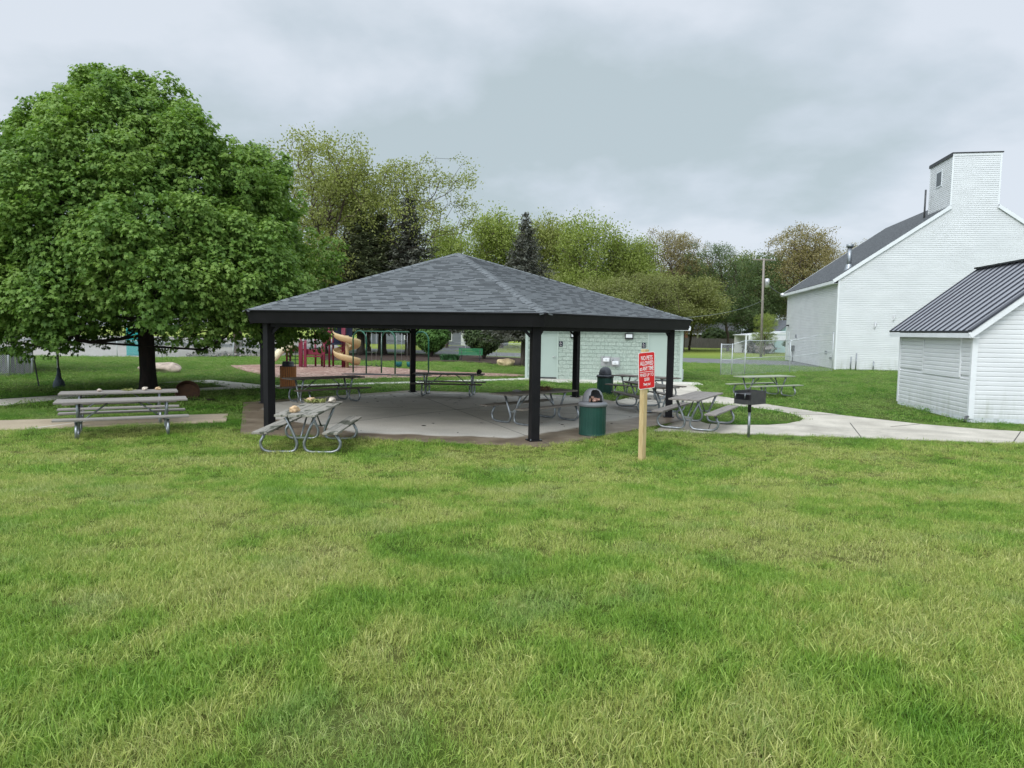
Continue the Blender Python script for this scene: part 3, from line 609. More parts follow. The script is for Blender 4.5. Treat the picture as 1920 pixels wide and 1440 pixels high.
for k in range(6):      # ridge caps, overlapping pieces
    mb = MB(); A = hp(RT, k, RZ); T = Vector((0, 0, RA)); n_ = 34; tan = Vector((-math.sin(k*math.pi/3), math.cos(k*math.pi/3), 0))
    for i in range(n_):
        p, q = A.lerp(T, i/n_), A.lerp(T, (i+1.12)/n_) if i < n_-1 else T
        dz = Vector((0, 0, 0.024)); dz2 = Vector((0, 0, 0.016)); wv = tan*0.14; dr = Vector((0, 0, -0.035))
        vv = i*0.2
        mb.add([p+dz, p+wv+dz+dr, q+wv+dz2+dr, q+dz2, p-wv+dz+dr, q-wv+dz2+dr], [(0, 1, 2, 3), (4, 0, 3, 5), ], uv=[[(k*5.1, vv), (k*5.1+.1, vv), (k*5.1+.1, vv+.13), (k*5.1, vv+.13)], [(k*5.1-.1, vv), (k*5.1, vv), (k*5.1, vv+.13), (k*5.1-.1, vv+.13)]])
        mb.add([p+dz, p+wv+dz+dr, p+wv+dr, p, p-wv+dz+dr, p-wv+dr], [(0, 3, 2, 1), (4, 5, 3, 0)])
    mb.build('ridge_cap', 'shingle', roof)
mb = MB()
for k in range(6): mb.bar(hp(RT+0.012, k, RZ+0.005), hp(RT+0.012, k+1, RZ+0.005), 0.03, 0.025)
mb.build('drip_edge', 'black', pav)

# ------------------------------------------------------------------ siding walls
def lap_wall(mb, xr, z0, z1, course, out=0.024):
    """horizontal lapped siding on the local plane y=0 facing -y; xr(z) -> (x0, x1)"""
    n = max(1, math.ceil((z1-z0)/course-1e-6))
    for i in range(n):
        a, b = z0+i*course, min(z0+(i+1)*course, z1)
        xa, xb = xr(a+1e-4), xr(b-1e-4)
        if xa[1]-xa[0] < 0.01 and xb[1]-xb[0] < 0.01: continue
        c_ = a+0.66*(b-a); xc_ = xr(c_)
        mb.add([(xa[0], -out, a), (xa[1], -out, a), (xc_[1], -out, c_), (xc_[0], -out, c_), (xb[1], -0.001, b), (xb[0], -0.001, b), (xa[0], 0, a), (xa[1], 0, a)], [(0, 1, 2, 3), (3, 2, 4, 5), (6, 7, 1, 0)])
def transform(mb, fn):
    mb.v = [tuple(fn(Vector(p))) for p in mb.v]; return mb
def side_map(x0, flip=False):       # plane y=0 facing -y  ->  plane x=x0 facing -x, running back along +y
    return (lambda p: Vector((x0+p.y, p.x if False else -0.0+p.x, p.z))) if not flip else (lambda p: Vector((x0-p.y, p.x, p.z)))

# big white building -------------------------------------------------
bb = empty('white_building', (21.94, 48.4, 0), R(-10.2), 'large white lap sided building with dark shingle roof and square tower', 'building')
BW, BD, BE, BAX, BAZ, TX0, TX1, TD, TZ = 16.04, 17.0, 6.2, 8.02, 11.75, 6.60, 9.42, 3.62, 14.1
def gx(z):
    if z <= BE: return (0, BW)
    if z <= 10.85:
        t = (z-BE)/(BAZ-BE); return (BAX*t, BW-BAX*t)
    return (TX0, TX1)
def gx2(z):
    a = gx(z)
    if z > BE: return (min(a[0], TX0), max(a[1], TX1))
    return a
mb = MB(); lap_wall(mb, gx2, 0.05, TZ, 0.127, 0.034); mb.add([(0.02, 0.02, 0), (BW, 0.02, 0), (BW, 0.02, BE), (BAX, 0.02, BAZ), (0.02, 0.02, BE)], [(0, 1, 2, 3, 4)]); wf = mb.build('gable_wall', 'siding', bb)
mb = MB(); lap_wall(mb, lambda z: (0, BD), 0.05, BE, 0.127, 0.034); transform(mb, lambda p: Vector((p.y, p.x, p.z)))
mb.f = [f[::-1] for f in mb.f]; mb.build('side_wall', 'siding', bb)
mb = MB(); mb.add([(BW, 0, 0), (BW, BD, 0), (BW, BD, BE), (BW, 0, BE)], [(0, 1, 2, 3)]); mb.add([(0, BD, 0), (BW, BD, 0), (BW, BD, BE), (BAX, BD, BAZ), (0, BD, BE)], [(0, 1, 2, 3, 4)]); mb.build('back_wall', 'siding', bb)
mb = MB()
for x in (0, BW): MB().box((x, -0.02, BE/2), (0.10, 0.06, BE)).build('corner_trim', 'white', bb)
MB().box((-0.03, 0.062, BE/2), (0.045, 0.10, BE)).build('corner_trim', 'white', bb)
# roof with shingle uv, overhang at eaves
mb = MB(); ov = 0.38; sl = (BAZ-BE)/BAX; ln = math.hypot(BAX+ov, (BAX+ov)*sl)
for sgn in (-1, 1):
    ex = BAX+sgn*(BAX+ov); tx = TX0 if sgn < 0 else TX1; fz_ = lambda x: BAZ-abs(x-BAX)*sl+0.12; fl = lambda x: abs(x-ex)*ln/(BAX+ov)
    for xa, xb, ya in ((ex, tx, -0.10), (tx, BAX, TD+0.005)):
        P_ = [(xa, ya, fz_(xa)), (xa, BD+0.3, fz_(xa)), (xb, BD+0.3, fz_(xb)), (xb, ya, fz_(xb))]; uvs = [(ya, fl(xa)), (BD+0.3, fl(xa)), (BD+0.3, fl(xb)), (ya, fl(xb))]
        if sgn < 0: P_ = P_[::-1]; uvs = uvs[::-1]
        mb.slabpoly(P_, 0.10, uvs=uvs)
broof = mb.build('roof', 'shingle_old', bb)
mb = MB()
for sgn in (-1, 1):
    ex = BAX+sgn*(BAX+ov); x2 = TX0 if sgn < 0 else TX1
    f = lambda x: BAZ-abs(x-BAX)*sl
    mb.bar((ex, -0.13, f(ex)+0.02), (x2, -0.13, f(x2)+0.02), 0.05, 0.22)
    mb.box((ex, BD/2, f(ex)-0.03), (0.04, BD+0.3, 0.20)); mb.box((ex-sgn*0.2, BD/2, f(ex)-0.12), (0.40, BD, 0.02))
    mb.bar((ex, BD+0.3, f(ex)+0.02), (BAX, BD+0.3, f(BAX)+0.02), 0.05, 0.2)
mb.build('rake_trim', 'white', bb)
tw = MB(); 
tl = MB(); lap_wall(tl, lambda z: (0, TD), 10.3, TZ, 0.127); transform(tl, lambda p: Vector((TX0+p.y, p.x, p.z))); tl.f = [f[::-1] for f in tl.f]
tl2 = MB(); lap_wall(tl2, lambda z: (0, TD), 10.3, TZ, 0.127); transform(tl2, lambda p: Vector((TX1-p.y, p.x, p.z)))
tl.v, off = tl.v, len(tl.v); tl.add(tl2.v, tl2.f); tl.add([(TX0, TD, 10.3), (TX1, TD, 10.3), (TX1, TD, TZ), (TX0, TD, TZ)], [(0, 1, 2, 3)])
tower = tl.build('tower', 'siding', bb)
mb = MB()
for x in (TX0, TX1): MB().box((x, -0.02, 12.42), (0.10, 0.06, 3.3)).build('corner_trim', 'white', tower)
MB().box((BAX, -0.03, TZ+0.03), (TX1-TX0+0.1, 0.05, 0.18)).build('tower_trim', 'white', tower); MB().box((TX0-0.012, TD, 12.4), (0.05, 0.08, 3.3)).build('corner_trim', 'white', tower)
mb = MB(); mb.box((BAX, TD/2, TZ+0.13), (TX1-TX0+0.2, TD+0.2, 0.07)); mb.box((TX0-0.08, TD/2, TZ+0.03), (0.05, TD+0.2, 0.18)); mb.build('tower_cap', 'bronze', tower)
mb = MB(); mb.box((TX0-0.03, 1.98, 12.98), (0.07, 0.95, 1.10)); win = mb.build('tower_window', 'found', tower)
MB().box((TX0-0.07, 1.98, 12.98), (0.02, 0.72, 0.88)).build('pane', 'glass', win)
# flue, small vent, lamp, door, meter, wall fixtures, pipes
mb = MB(); fx, fy = 2.1, 3.3; fz = BE+fx*sl+0.1
mb = MB(); mb.tube([(1.0, 1.6, BE+1.0*sl-0.1), (1.0, 1.6, BE+1.0*sl+1.55)], 0.15, 12); mb.tube([(1.0, 1.6, BE+1.0*sl+1.50), (1.0, 1.6, BE+1.0*sl+1.72)], 0.23, 12)
flue = mb.build('flue', 'galv', bb); MB().lathe([(0.42, -0.45), (0.2, 0.25)], (1.0, 1.6, BE+1.0*sl+0.1), 12).build('flashing', 'galv', flue)
MB().tube([(TX0-0.45, 3.1, 10.3), (TX0-0.45, 3.1, 12.5)], 0.06, 8).build('vent_pipe', 'darksteel', bb)
mb = MB(); mb.bar((-0.0, BD-0.2, 5.95), (-0.45, BD-0.2, 5.95), 0.04, 0.04); mb.lathe([(0.04, 0.16), (0.2, 0.1), (0.2, -0.12), (0.1, -0.2)], (-0.5, BD-0.2, 5.93), 14); mb.build('yard_lamp', 'steel', bb)
dr = MB().box((-0.03, 15.9, 1.55), (0.05, 0.95, 2.2)).build('door', 'found', bb)
MB().box((-0.06, 15.55, 1.5), (0.05, 0.05, 0.12)).build('handle', 'darksteel', dr)
mb = MB(); mb.box((-0.12, 15.9, 3.15), (0.22, 0.3, 0.12)); mb.build('door_lamp', 'bronze', bb)
mb = MB(); mb.box((-0.14, 13.2, 1.15), (0.2, 0.4, 0.5)); mb.tube([(-0.14, 13.2, 0.9), (-0.14, 13.2, 0)], 0.035, 6); mb.build('meter', 'darksteel', bb)
for q_ in (((-0.1, 2.2, 1.1), (0.12, 0.2, 0.25)), ((-0.1, 0.9, 0.75), (0.12, 0.25, 0.15)), ((-0.1, 12.4, 2.2), (0.12, 0.1, 0.3))): MB().box(*q_).build('faucet', 'galv', bb)
for x, z in ((2.41, 3.0), (3.55, 3.5)):
    mb = MB(); mb.tube([(x, -0.02, z+0.2), (x-0.02, -0.12, z+0.1), (x-0.04, -0.12, z-0.1), (x-0.08, -0.1, z-0.18)], 0.035, 6); mb.box((x, -0.04, z+0.16), (0.16, 0.06, 0.14)); mb.build('wall_fixture', 'steel', bb)
for x, z in ((0.95, 0.9), (1.28, 1.15), (2.38, 0.62)):
    MB().tube([(x, -0.14, 0), (x+0.03, -0.1, z)], 0.035, 6).build('pipe', 'galv', bb)

# shed --------------------------------------------------------------
sh = empty('white_shed', (12.5, 19.3, 0), R(-8.3), 'small white lap sided shed with black standing seam roof', 'shed')
SW, SD, SE, F0 = 5.4, 5.02, 2.50, 0.13; SAX, SAZ = 2.45, 4.45; ssl = (SAZ-SE)/SAX
def sx(z): return (0, SW-0.5) if z <= SE else (SAX*(z-SE)/(SAZ-SE), 2*SAX-SAX*(z-SE)/(SAZ-SE))
mb = MB(); lap_wall(mb, lambda z: (0.0, 2*SAX) if z <= SE else sx(z), F0, SAZ, 0.127, 0.024); mb.build('gable_wall', 'siding', sh)
WY0, WY1, WZ0, WZ1 = 0.68, 3.15, 1.20, 2.38
mb = MB(); lap_wall(mb, lambda z: (0, SD), F0, WZ0, 0.127, 0.024); 
lap_wall(mb, lambda z: (0, WY0), F0+0.127*math.ceil((WZ0-F0)/0.127-1e-6)-0.0, SE, 0.127, 0.024); lap_wall(mb, lambda z: (WY1, SD), F0+0.127*math.ceil((WZ0-F0)/0.127-1e-6), SE, 0.127, 0.024)
lap_wall(mb, lambda z: (WY0, WY1), WZ1, SE, 0.127, 0.024)
mb.add([(0, 0.01, F0), (SD, 0.01, F0), (SD, 0.01, SE), (0, 0.01, SE)], [(0, 1, 2, 3)])
transform(mb, lambda p: Vector((p.y, p.x, p.z))); mb.f = [f[::-1] for f in mb.f]; mb.build('side_wall', 'siding', sh)
mb = MB(); lap_wall(mb, lambda z: (WY0+0.05, WY1-0.05), WZ0+0.01, WZ1-0.03, 0.127, 0.024); transform(mb, lambda p: Vector((p.y-0.014, p.x, p.z))); mb.f = [f[::-1] for f in mb.f]
hatch = mb.build('serving_hatch', 'siding', sh)
mb = MB(); mb.box((-0.022, WY0+0.01, 1.79), (0.05, 0.05, 1.20)); mb.box((-0.022, WY1-0.01, 1.79), (0.05, 0.05, 1.20)); mb.box((-0.022, (WY0+WY1)/2, WZ0-0.01), (0.05, WY1-WY0, 0.03)); mb.build('hatch_trim', 'white', hatch)
MB().box((-0.02, (WY0+WY1)/2, WZ1+0.002), (0.05, WY1-WY0-0.1, 0.018)).build('hinge', 'bronze', hatch)
for q_ in (((0.0, -0.02, SE/2+0.05), (0.14, 0.05, SE-0.1)), ((-0.02, 0.061, SE/2+0.05), (0.05, 0.11, SE-0.1)), ((-0.02, SD, SE/2+0.05), (0.05, 0.10, SE-0.1))): MB().box(*q_).build('corner_trim', 'white', sh)
mb = MB(); mb.box((SAX, 0.0, 0.02), (2*SAX, 0.04, 0.22)); mb.box((0.0, SD/2, 0.02), (0.04, SD, 0.22)); mb.build('foundation', 'found', sh)
mb = MB(); mb.add([(2*SAX, 0, 0), (2*SAX, SD, 0), (2*SAX, SD, SE), (2*SAX, 0, SE)], [(0, 1, 2, 3)]); mb.add([(0, SD, 0), (2*SAX, SD, 0), (2*SAX, SD, SE), (SAX, SD, SAZ), (0, SD, SE)], [(0, 1, 2, 3, 4)]); mb.build('back_wall', 'siding', sh)
so_ = 0.24; ovf = 0.26; y0, y1 = -ovf, SD+0.42
mb = MB(); sm = MB()
for sgn in (-1, 1):
    ex = SAX+sgn*(SAX+so_); ez = SE-so_*ssl+0.16; P_ = [(ex, y0, ez), (ex, y1, ez), (SAX, y1, SAZ+0.16), (SAX, y0, SAZ+0.16)]
    mb.slabpoly(P_ if sgn > 0 else P_[::-1], 0.03)
    n_ = 14
    for i in range(n_+1):
        y = y0+0.03+(y1-y0-0.06)*i/n_; w_ = 0.04
        sm.bar((ex, y, ez+0.018), (SAX, y, SAZ+0.178), w_, 0.05)
    sm.box((ex-sgn*0.01, (y0+y1)/2, ez-0.0), (0.06, y1-y0, 0.05))
    sm.bar((ex, y0+0.06, ez+0.02), (SAX, y0+0.06, SAZ+0.18), 0.17, 0.055)
sroof = mb.build('roof', 'metalpan', sh)
sm.box((SAX, (y0+y1)/2, SAZ+0.19), (0.26, y1-y0, 0.05)); sm.build('seams', 'metalroof', sroof)
mb = MB()
for sgn in (-1, 1):
    ex = SAX+sgn*(SAX+so_); ez = SE-so_*ssl
    mb.bar((ex, y0+0.02, ez+0.045), (SAX, y0+0.02, SAZ+0.05), 0.04, 0.16); mb.box((ex, (y0+y1)/2, ez+0.05), (0.03, y1-y0-0.02, 0.13)); mb.box((ex-sgn*so_/2, (y0+y1)/2, ez-0.005), (so_, y1-y0-0.02, 0.015))
    mb.box((SAX+sgn*SAX/2, y0/2, SE+0.0), (0.01, 0.01, 0.01))
mb.build('fascia', 'white', sh)
mb = MB(); mb.tube([(-0.06, -0.02, 0.16), (-0.16, -0.12, 0.16), (-0.2, -0.16, 0.03)], 0.03, 8); mb.build('drain_pipe', 'darksteel', sh)

# restroom -----------------------------------------------------------
rs = empty('restroom_building', (0.62, 34.4, 0), R(-7.6), 'mint green concrete block restroom with two doors and drinking fountains', 'building')
RW, RD, RH = 7.42, 5.6, 2.46
DOORS = ((0.72, 1.53), (5.86, 6.78)); DZ0, DZ1 = 0.10, 2.24
mb = MB()
def wallq(x0, x1, z0, z1): mb.add([(x0, 0, z0), (x1, 0, z0), (x1, 0, z1), (x0, 0, z1)], [(0, 1, 2, 3)], uv=[[(x0, z0), (x1, z0), (x1, z1), (x0, z1)]])
wallq(0, 0.66, 0, RH); wallq(1.59, 5.80, 0, RH); wallq(6.84, RW, 0, RH); wallq(0.66, 1.59, 2.30, RH); wallq(5.80, 6.84, 2.30, RH)
for x0, a in ((0, 0), (RW, 1)): mb.add([(x0, RD, 0), (x0, 0, 0), (x0, 0, RH), (x0, RD, RH)] if not a else [(x0, 0, 0), (x0, RD, 0), (x0, RD, RH), (x0, 0, RH)], [(0, 1, 2, 3)], uv=[[(0.2, 0), (RD+.2, 0), (RD+.2, RH), (0.2, RH)]])
mb.add([(RW, RD, 0), (0, RD, 0), (0, RD, RH), (RW, RD, RH)], [(0, 1, 2, 3)], uv=[[(0, 0), (RW, 0), (RW, RH), (0, RH)]])
mb.build('wall', 'block', rs)
for i, (x0, x1) in enumerate(DOORS):
    mb = MB(); mb.box(((x0+x1)/2, 0.05, (DZ0+DZ1)/2), (x1-x0, 0.05, DZ1-DZ0)); d_ = mb.build('door', 'mintdoor', rs, bevel=0.004)
    mb = MB()
    for x in (x0-0.03, x1+0.03): mb.box((x, 0.03, 1.15), (0.058, 0.11, 2.30))
    mb.box(((x0+x1)/2, 0.03, 2.27), (x1-x0, 0.11, 0.055)); mb.build('door_frame', 'mintframe', d_)
    MB().box(((x0+x1)/2, 0.03, 0.07), (x1-x0, 0.12, 0.04)).build('threshold', 'darksteel', d_)
    for zh in (0.35, 1.2, 2.0): MB().tube([((x0-0.005) if i == 0 else (x1+0.005), -0.0, zh-0.06), ((x0-0.005) if i == 0 else (x1+0.005), -0.0, zh+0.06)], 0.013, 6).build('hinge', 'darksteel', d_)
    xh = x1-0.09 if i == 0 else x0+0.09
    mb = MB(); mb.tube([(xh, 0.02, 1.09), (xh, -0.06, 1.09)], 0.025, 8); mb.tube([(xh, -0.055, 1.09), (xh-(0.13 if i == 0 else -0.13), -0.055, 1.09)], 0.015, 8); mb.build('handle', 'steel', d_)
mb = MB()
for x in (0.06, RW-0.06): MB().box((x, -0.012, RH/2), (0.12, 0.03, RH)).build('corner_trim', 'mintframe', rs)
MB().box((RW+0.012, 0.064, RH/2), (0.03, 0.12, RH)).build('corner_trim', 'mintframe', rs)
rov = 0.28; rrz = 3.05; rym = RD/2
mb = MB()
for sgn in (-1, 1):
    ey = rym+sgn*(rym+rov); ez = RH+0.09
    P_ = [(-0.3, ey, ez), (RW+0.3, ey, ez), (RW+0.3, rym, rrz), (-0.3, rym, rrz)]
    mb.slabpoly(P_ if sgn < 0 else P_[::-1], 0.05, uvs=[(0, 0), (8, 0), (8, 3), (0, 3)] if sgn < 0 else [(0, 3), (8, 3), (8, 0), (0, 0)])
mb.build('roof', 'shingle', rs)
mb = MB(); mb.box((RW/2, -rov, RH+0.03), (RW+0.6, 0.03, 0.12)); mb.box((RW/2, -rov/2, RH-0.022), (RW+0.6, rov, 0.015))
for x in (-0.3, RW+0.3):
    for sgn in (-1, 1): mb.bar((x, rym+sgn*(rym+rov), RH+0.05), (x, rym, rrz-0.03), 0.03, 0.14)
mb.add([(RW, 0, RH), (RW, RD, RH), (RW, rym, rrz-0.06)], [(0, 1, 2)]); mb.add([(0, 0, RH), (0, RD, RH), (0, rym, rrz-0.06)], [(0, 1, 2)])
mb.build('fascia', 'white', rs)
for x0, x1 in ((2.17, 2.52), (4.73, 5.12)):
    l_ = MB().box(((x0+x1)/2, -0.05, 2.13), (x1-x0, 0.11, 0.27)).build('wall_lamp', 'bronze', rs, bevel=0.01)
    mb = MB(); mb.box(((x0+x1)/2, -0.11, 2.14), (x1-x0-0.09, 0.03, 0.16)); mb.build('lens', 'lampglass', l_)
def textobj(name, body, size, mt, parent, loc, rot, bold=0.0, sx_=1.0, align='CENTER'):
    cu = bpy.data.curves.new(name, 'FONT'); cu.body = body; cu.size = size; cu.align_x = align; cu.align_y = 'CENTER'; cu.extrude = 0.0008; cu.offset = bold
    cu.materials.append(M[mt] if isinstance(mt, str) else mt); o = bpy.data.objects.new(name, cu); col.objects.link(o)
    me = bpy.data.meshes.new_from_object(o.evaluated_get(bpy.context.evaluated_depsgraph_get())); bpy.data.objects.remove(o)
    o = bpy.data.objects.new(name, me); col.objects.link(o)
    o.parent = parent; o.location = loc; o.rotation_euler = rot; o.scale = (sx_, 1, 1); return o
M['blueplaque'] = simple('dark plaque', (0.012, 0.016, 0.03), (0.014, 0.018, 0.034), 2, 0.4, 0)
for x0, x1 in ((1.62, 1.80), (5.53, 5.71)):
    p_ = MB().box(((x0+x1)/2, -0.012, 1.71), (x1-x0, 0.024, 0.25)).build('restroom_sign', 'blueplaque', rs, bevel=0.004)
    xc = (x0+x1)/2; mb = MB(); mb.lathe([(0.0, 0.0), (0.014, 0.0)], (xc-0.02, 0, 0), 10)
    mb = MB()          # small pictogram: seated figure in a wheelchair and a line of raised writing
    mb.box((xc-0.018, -0.027, 1.80), (0.026, 0.006, 0.026)); mb.bar((xc-0.018, -0.027, 1.785), (xc-0.012, -0.027, 1.735), 0.016, 0.006)
    mb.bar((xc-0.012, -0.027, 1.738), (xc+0.028, -0.027, 1.738), 0.006, 0.014); mb.bar((xc+0.028, -0.027, 1.738), (xc+0.04, -0.027, 1.70), 0.012, 0.006)
    mb.tube([(xc-0.02+0.03*math.cos(q*0.5), -0.027, 1.725+0.03*math.sin(q*0.5)) for q in range(5, 13)], 0.005, 5)
    mb.build('pictogram', 'signwhite', p_); MB().box((xc, -0.027, 1.635), (0.08, 0.005, 0.014)).build('raised_line', 'signwhite', p_)
fo = MB(); fo.box((3.86, -0.02, 0.93), (0.44, 0.04, 0.46)); fo.box((4.31, -0.02, 0.90), (0.42, 0.04, 0.44)); fnt = fo.build('drinking_fountain', 'fountain', rs)
for xc, z in ((3.88, 1.02), (4.31, 0.88)):
    mb = MB(); mb.prism([(xc-0.15, -0.34), (xc+0.15, -0.34), (xc+0.15, -0.04), (xc-0.15, -0.04)], z-0.10, z+0.06)
    bw = mb.build('basin', 'fountain2', fnt, bevel=0.02)
    MB().lathe([(0.0, 0.0), (0.022, 0), (0.022, 0.01)], (xc, -0.355, z-0.02), 10).build('push_button', 'bronze', bw)
    MB().tube([(xc-0.12, -0.1, z+0.05), (xc-0.12, -0.1, z+0.11), (xc-0.08, -0.14, z+0.12)], 0.012, 6).build('spout', 'darksteel', bw)
    bpy.data.objects[bw.name].data.update()
MB().box((RW+0.06, 0.5, 0.35), (0.10, 0.2, 0.5)).build('utility_box', 'white', rs)

# ------------------------------------------------------------------ bins, grill, sign
def bin_(loc, rz, label, lidm, bodym, gap):
    root = empty('trash_can', loc, rz, label, 'trash can', 'green domed trash cans'); 
    mb = MB(); prof = [(0.275, 0.0), (0.292, 0.02)]
    seg = 96; V = []; F = []; zs = [0.02, 0.05, 0.62, 0.65]
    for z in zs:
        for k in range(seg):
            r_ = 0.292+(0.004 if (k//2) % 2 else 0) if 0.03 < z < 0.64 else 0.293
            a = 2*math.pi*k/seg; V.append((r_*math.cos(a), r_*math.sin(a), z))
    for i in range(3):
        for k in range(seg): F.append((i*seg+k, i*seg+(k+1) % seg, (i+1)*seg+(k+1) % seg, (i+1)*seg+k))
    mb.add(V, F, smooth=False); mb.lathe([(0.0, 0.03), (0.293, 0.03)], seg=32); mb.lathe([(0.294, 0.0), (0.300, 0.0), (0.300, 0.03), (0.294, 0.03)], seg=32)
    mb.build('can_body', bodym, root)
    mb = MB(); mb.lathe([(0.30, 0.635), (0.322, 0.64), (0.325, 0.70), (0.30, 0.725), (0.235, 0.735)], seg=36)
    rim = mb.build('lid_rim', lidm, root)
    # dome with an arched opening on the +x side
    mb = MB(); seg, rows = 40, 12; V = []; R0, Hd = 0.238, 0.30
    for j in range(rows+1):
        el = j/rows*math.pi/2
        for k in range(seg):
            a = 2*math.pi*k/seg; V.append((R0*math.cos(el)**0.75*math.cos(a), R0*math.cos(el)**0.75*math.sin(a), 0.73+Hd*math.sin(el)))
    F = []
    for j in range(rows):
        for k in range(seg):
            a = (2*math.pi*(k+0.5)/seg+math.pi) % (2*math.pi)-math.pi; z = (j+0.5)/rows
            if abs(a) < 0.75*math.sqrt(max(0, 1-(z/0.78)**2))**0.6 and z < 0.78: continue
            if abs(abs(a)-math.pi) < 0.0: continue
            F.append((j*seg+k, j*seg+(k+1) % seg, (j+1)*seg+(k+1) % seg, (j+1)*seg+k))
    mb.add(V, F, smooth=True); dm = mb.build('dome_lid', lidm, root); s_ = dm.modifiers.new('solid', 'SOLIDIFY'); s_.thickness = 0.012; s_.offset = -1
    if gap:
        mb = MB(); mb.lathe([(0.215, 0.735), (0.21, 0.70), (0.0, 0.70)], seg=20); mb.build('liner', 'rubber', root)
    return root
b_ = bin_((1.80, 15.72, 0.03), R(-75), 'dark green steel can with grey dome lid beside the front post', 'greyplastic', 'greenmetal', True)
def lump(loc, r, n, mt, name, parent=None):
    mb = MB()
    for k in range(n):
        p = Vector((random.gauss(0, 1), random.gauss(0, 1), abs(random.gauss(0, 0.5))))*r*0.5
        d = Vector((random.gauss(0, 1), random.gauss(0, 1), random.gauss(0, 1))).normalized(); e2 = d.orthogonal().normalized(); e3 = d.cross(e2); q = r*0.5
        mb.add([p+e2*q, p+e3*q+d*q*0.3, p-e2*q, p-e3*q-d*q*0.3], [(0, 1, 2, 3)])
    o = mb.build(name, mt, parent); o.location = loc; return o
tag(lump((1.83, 15.62, 0.80), 0.09, 22, 'paper', 'trash'), 'crumpled pinkish trash heaped in the opening of the near green can', 'trash')
bin_((3.44, 26.25, 0.0), R(100), 'dark green can with blackish dome lid on the grass before the restroom', 'darkplastic', 'greenmetal', False)
wb = empty('slatted_bin', (-8.37, 26.55, 0), 0, 'round bin with orange brown wooden slats and black lid', 'trash can')
mb = MB()
for k in range(26):
    a = 2*math.pi*k/26; mb.box((0.285*math.cos(a), 0.285*math.sin(a), 0.45), (0.022, 0.055, 0.80), rot=a)
mb.build('slats', 'slat', wb)
MB().lathe([(0.27, 0.05), (0.27, 0.84)], seg=24).build('liner', 'rubber', wb)
MB().lathe([(0.285, 0.85), (0.30, 0.865), (0.22, 0.87), (0.215, 0.98), (0.19, 1.035), (0.0, 1.05)], seg=28).build('bin_lid', 'darkplastic', wb)

gr = empty('barbecue_grill', (5.28, 15.72, 0), R(38), 'charcoal grey pedestal barbecue grill beside the right path', 'grill')
MB().tube([(0, 0, -0.05), (0, 0, 0.62)], 0.030, 12).build('pedestal', 'galv', gr)
MB().tube([(0, 0, 0.58), (0, 0, 0.78)], 0.038, 12).build('sleeve', 'bronze', gr)
mb = MB(); gw, gd, gh, gz0 = 0.56, 0.42, 0.29, 0.77
mb.box((0, 0, gz0+0.006), (gw, gd, 0.012)); mb.box((0, gd/2, gz0+gh/2), (gw, 0.008, gh)); mb.box((gw/2, 0, gz0+gh/2), (0.008, gd-0.01, gh)); mb.box((0, -gd/2, gz0+gh/2), (gw, 0.008, gh))
mb.box((-gw/2, 0, gz0+0.05), (0.008, gd-0.01, 0.10))
mb.build('firebox', 'grill', gr)
mb = MB()
for k in range(13): mb.tube([(-gw/2+0.02, -gd/2+0.03+k*(gd-0.06)/12, gz0+0.22), (gw/2-0.02, -gd/2+0.03+k*(gd-0.06)/12, gz0+0.22)], 0.006, 5)
mb.tube([(-gw/2+0.02, -gd/2+0.02, gz0+0.22), (-gw/2+0.02, gd/2-0.02, gz0+0.22)], 0.008, 5); mb.build('grate', 'grill', gr)
for y in (-0.12, 0.12): MB().tube([(-gw/2, y, gz0+0.22), (-gw/2-0.09, y, gz0+0.24), (-gw/2-0.10, y, gz0+0.14)], 0.009, 6).build('handle', 'galv', gr)

sg = empty('no_pets_sign', (2.34, 12.6, float(gz(12.6))-0.05), R(38), 'red NO PETS ALLOWED sign screwed to an unpainted timber post', 'sign')
zg = float(gz(12.6))-0.05
MB().box((0, 0, (2.01-zg)/2-0.02), (0.098, 0.098, 2.01-zg+0.04)).build('post', 'lumber', sg, bevel=0.006)
face = bpy.data.objects.new('sign_panel_mount', None)
def rrect(w_, h_, r_, n=6):
    P = []
    for cx, cy, a0 in ((w_/2-r_, h_/2-r_, 0), (-w_/2+r_, h_/2-r_, 90), (-w_/2+r_, -h_/2+r_, 180), (w_/2-r_, -h_/2+r_, 270)):
        for k in range(n+1): a = R(a0+90*k/n); P.append((cx+r_*math.cos(a), cy+r_*math.sin(a)))
    return P
SWD, SHT = 0.40, 0.61
def plate(w_, h_, r_, y0, y1, mt, name, parent):
    P = rrect(w_, h_, r_); mb = MB(); n = len(P)
    mb.add([(x, y0, z) for x, z in P]+[(x, y1, z) for x, z in P], [tuple(range(n)), tuple(range(n, 2*n))[::-1]]+[(i, n+i, n+(i+1) % n, (i+1) % n) for i in range(n)])
    return mb.build(name, mt, parent)
pl = plate(SWD, SHT, 0.035, -0.003, 0.0, 'signwhite', 'sign_plate', sg)
pl.scale = (1.068, 1, 1.068); pl.location = (0, -0.053, 1.638-zg); pl.rotation_euler = (0, R(-3.0), 0)
plate(SWD-0.022, SHT-0.022, 0.028, -0.0045, -0.0032, 'redsign', 'red_face', pl)
rx = (R(90), 0, 0)
for body, z, size, bold, sx_ in (('NO PETS', 0.205, 0.098, 0.0018, 0.74), ('ALLOWED', 0.118, 0.098, 0.0018, 0.69), ('at ANY TIME', 0.031, 0.094, 0.0018, 0.65), ('FINES UP TO', -0.075, 0.076, 0.0006, 0.78), ('$500', -0.148, 0.072, 0.0006, 0.86), ('Thank You!', -0.226, 0.050, 0.0012, 0.74)):
    textobj('lettering', body, size, 'signwhite', pl, (0, -0.0055, z), rx, bold, sx_)
MB().box((0, -0.0052, -0.022), (0.33, 0.001, 0.008)).build('rule_line', 'signwhite', pl)
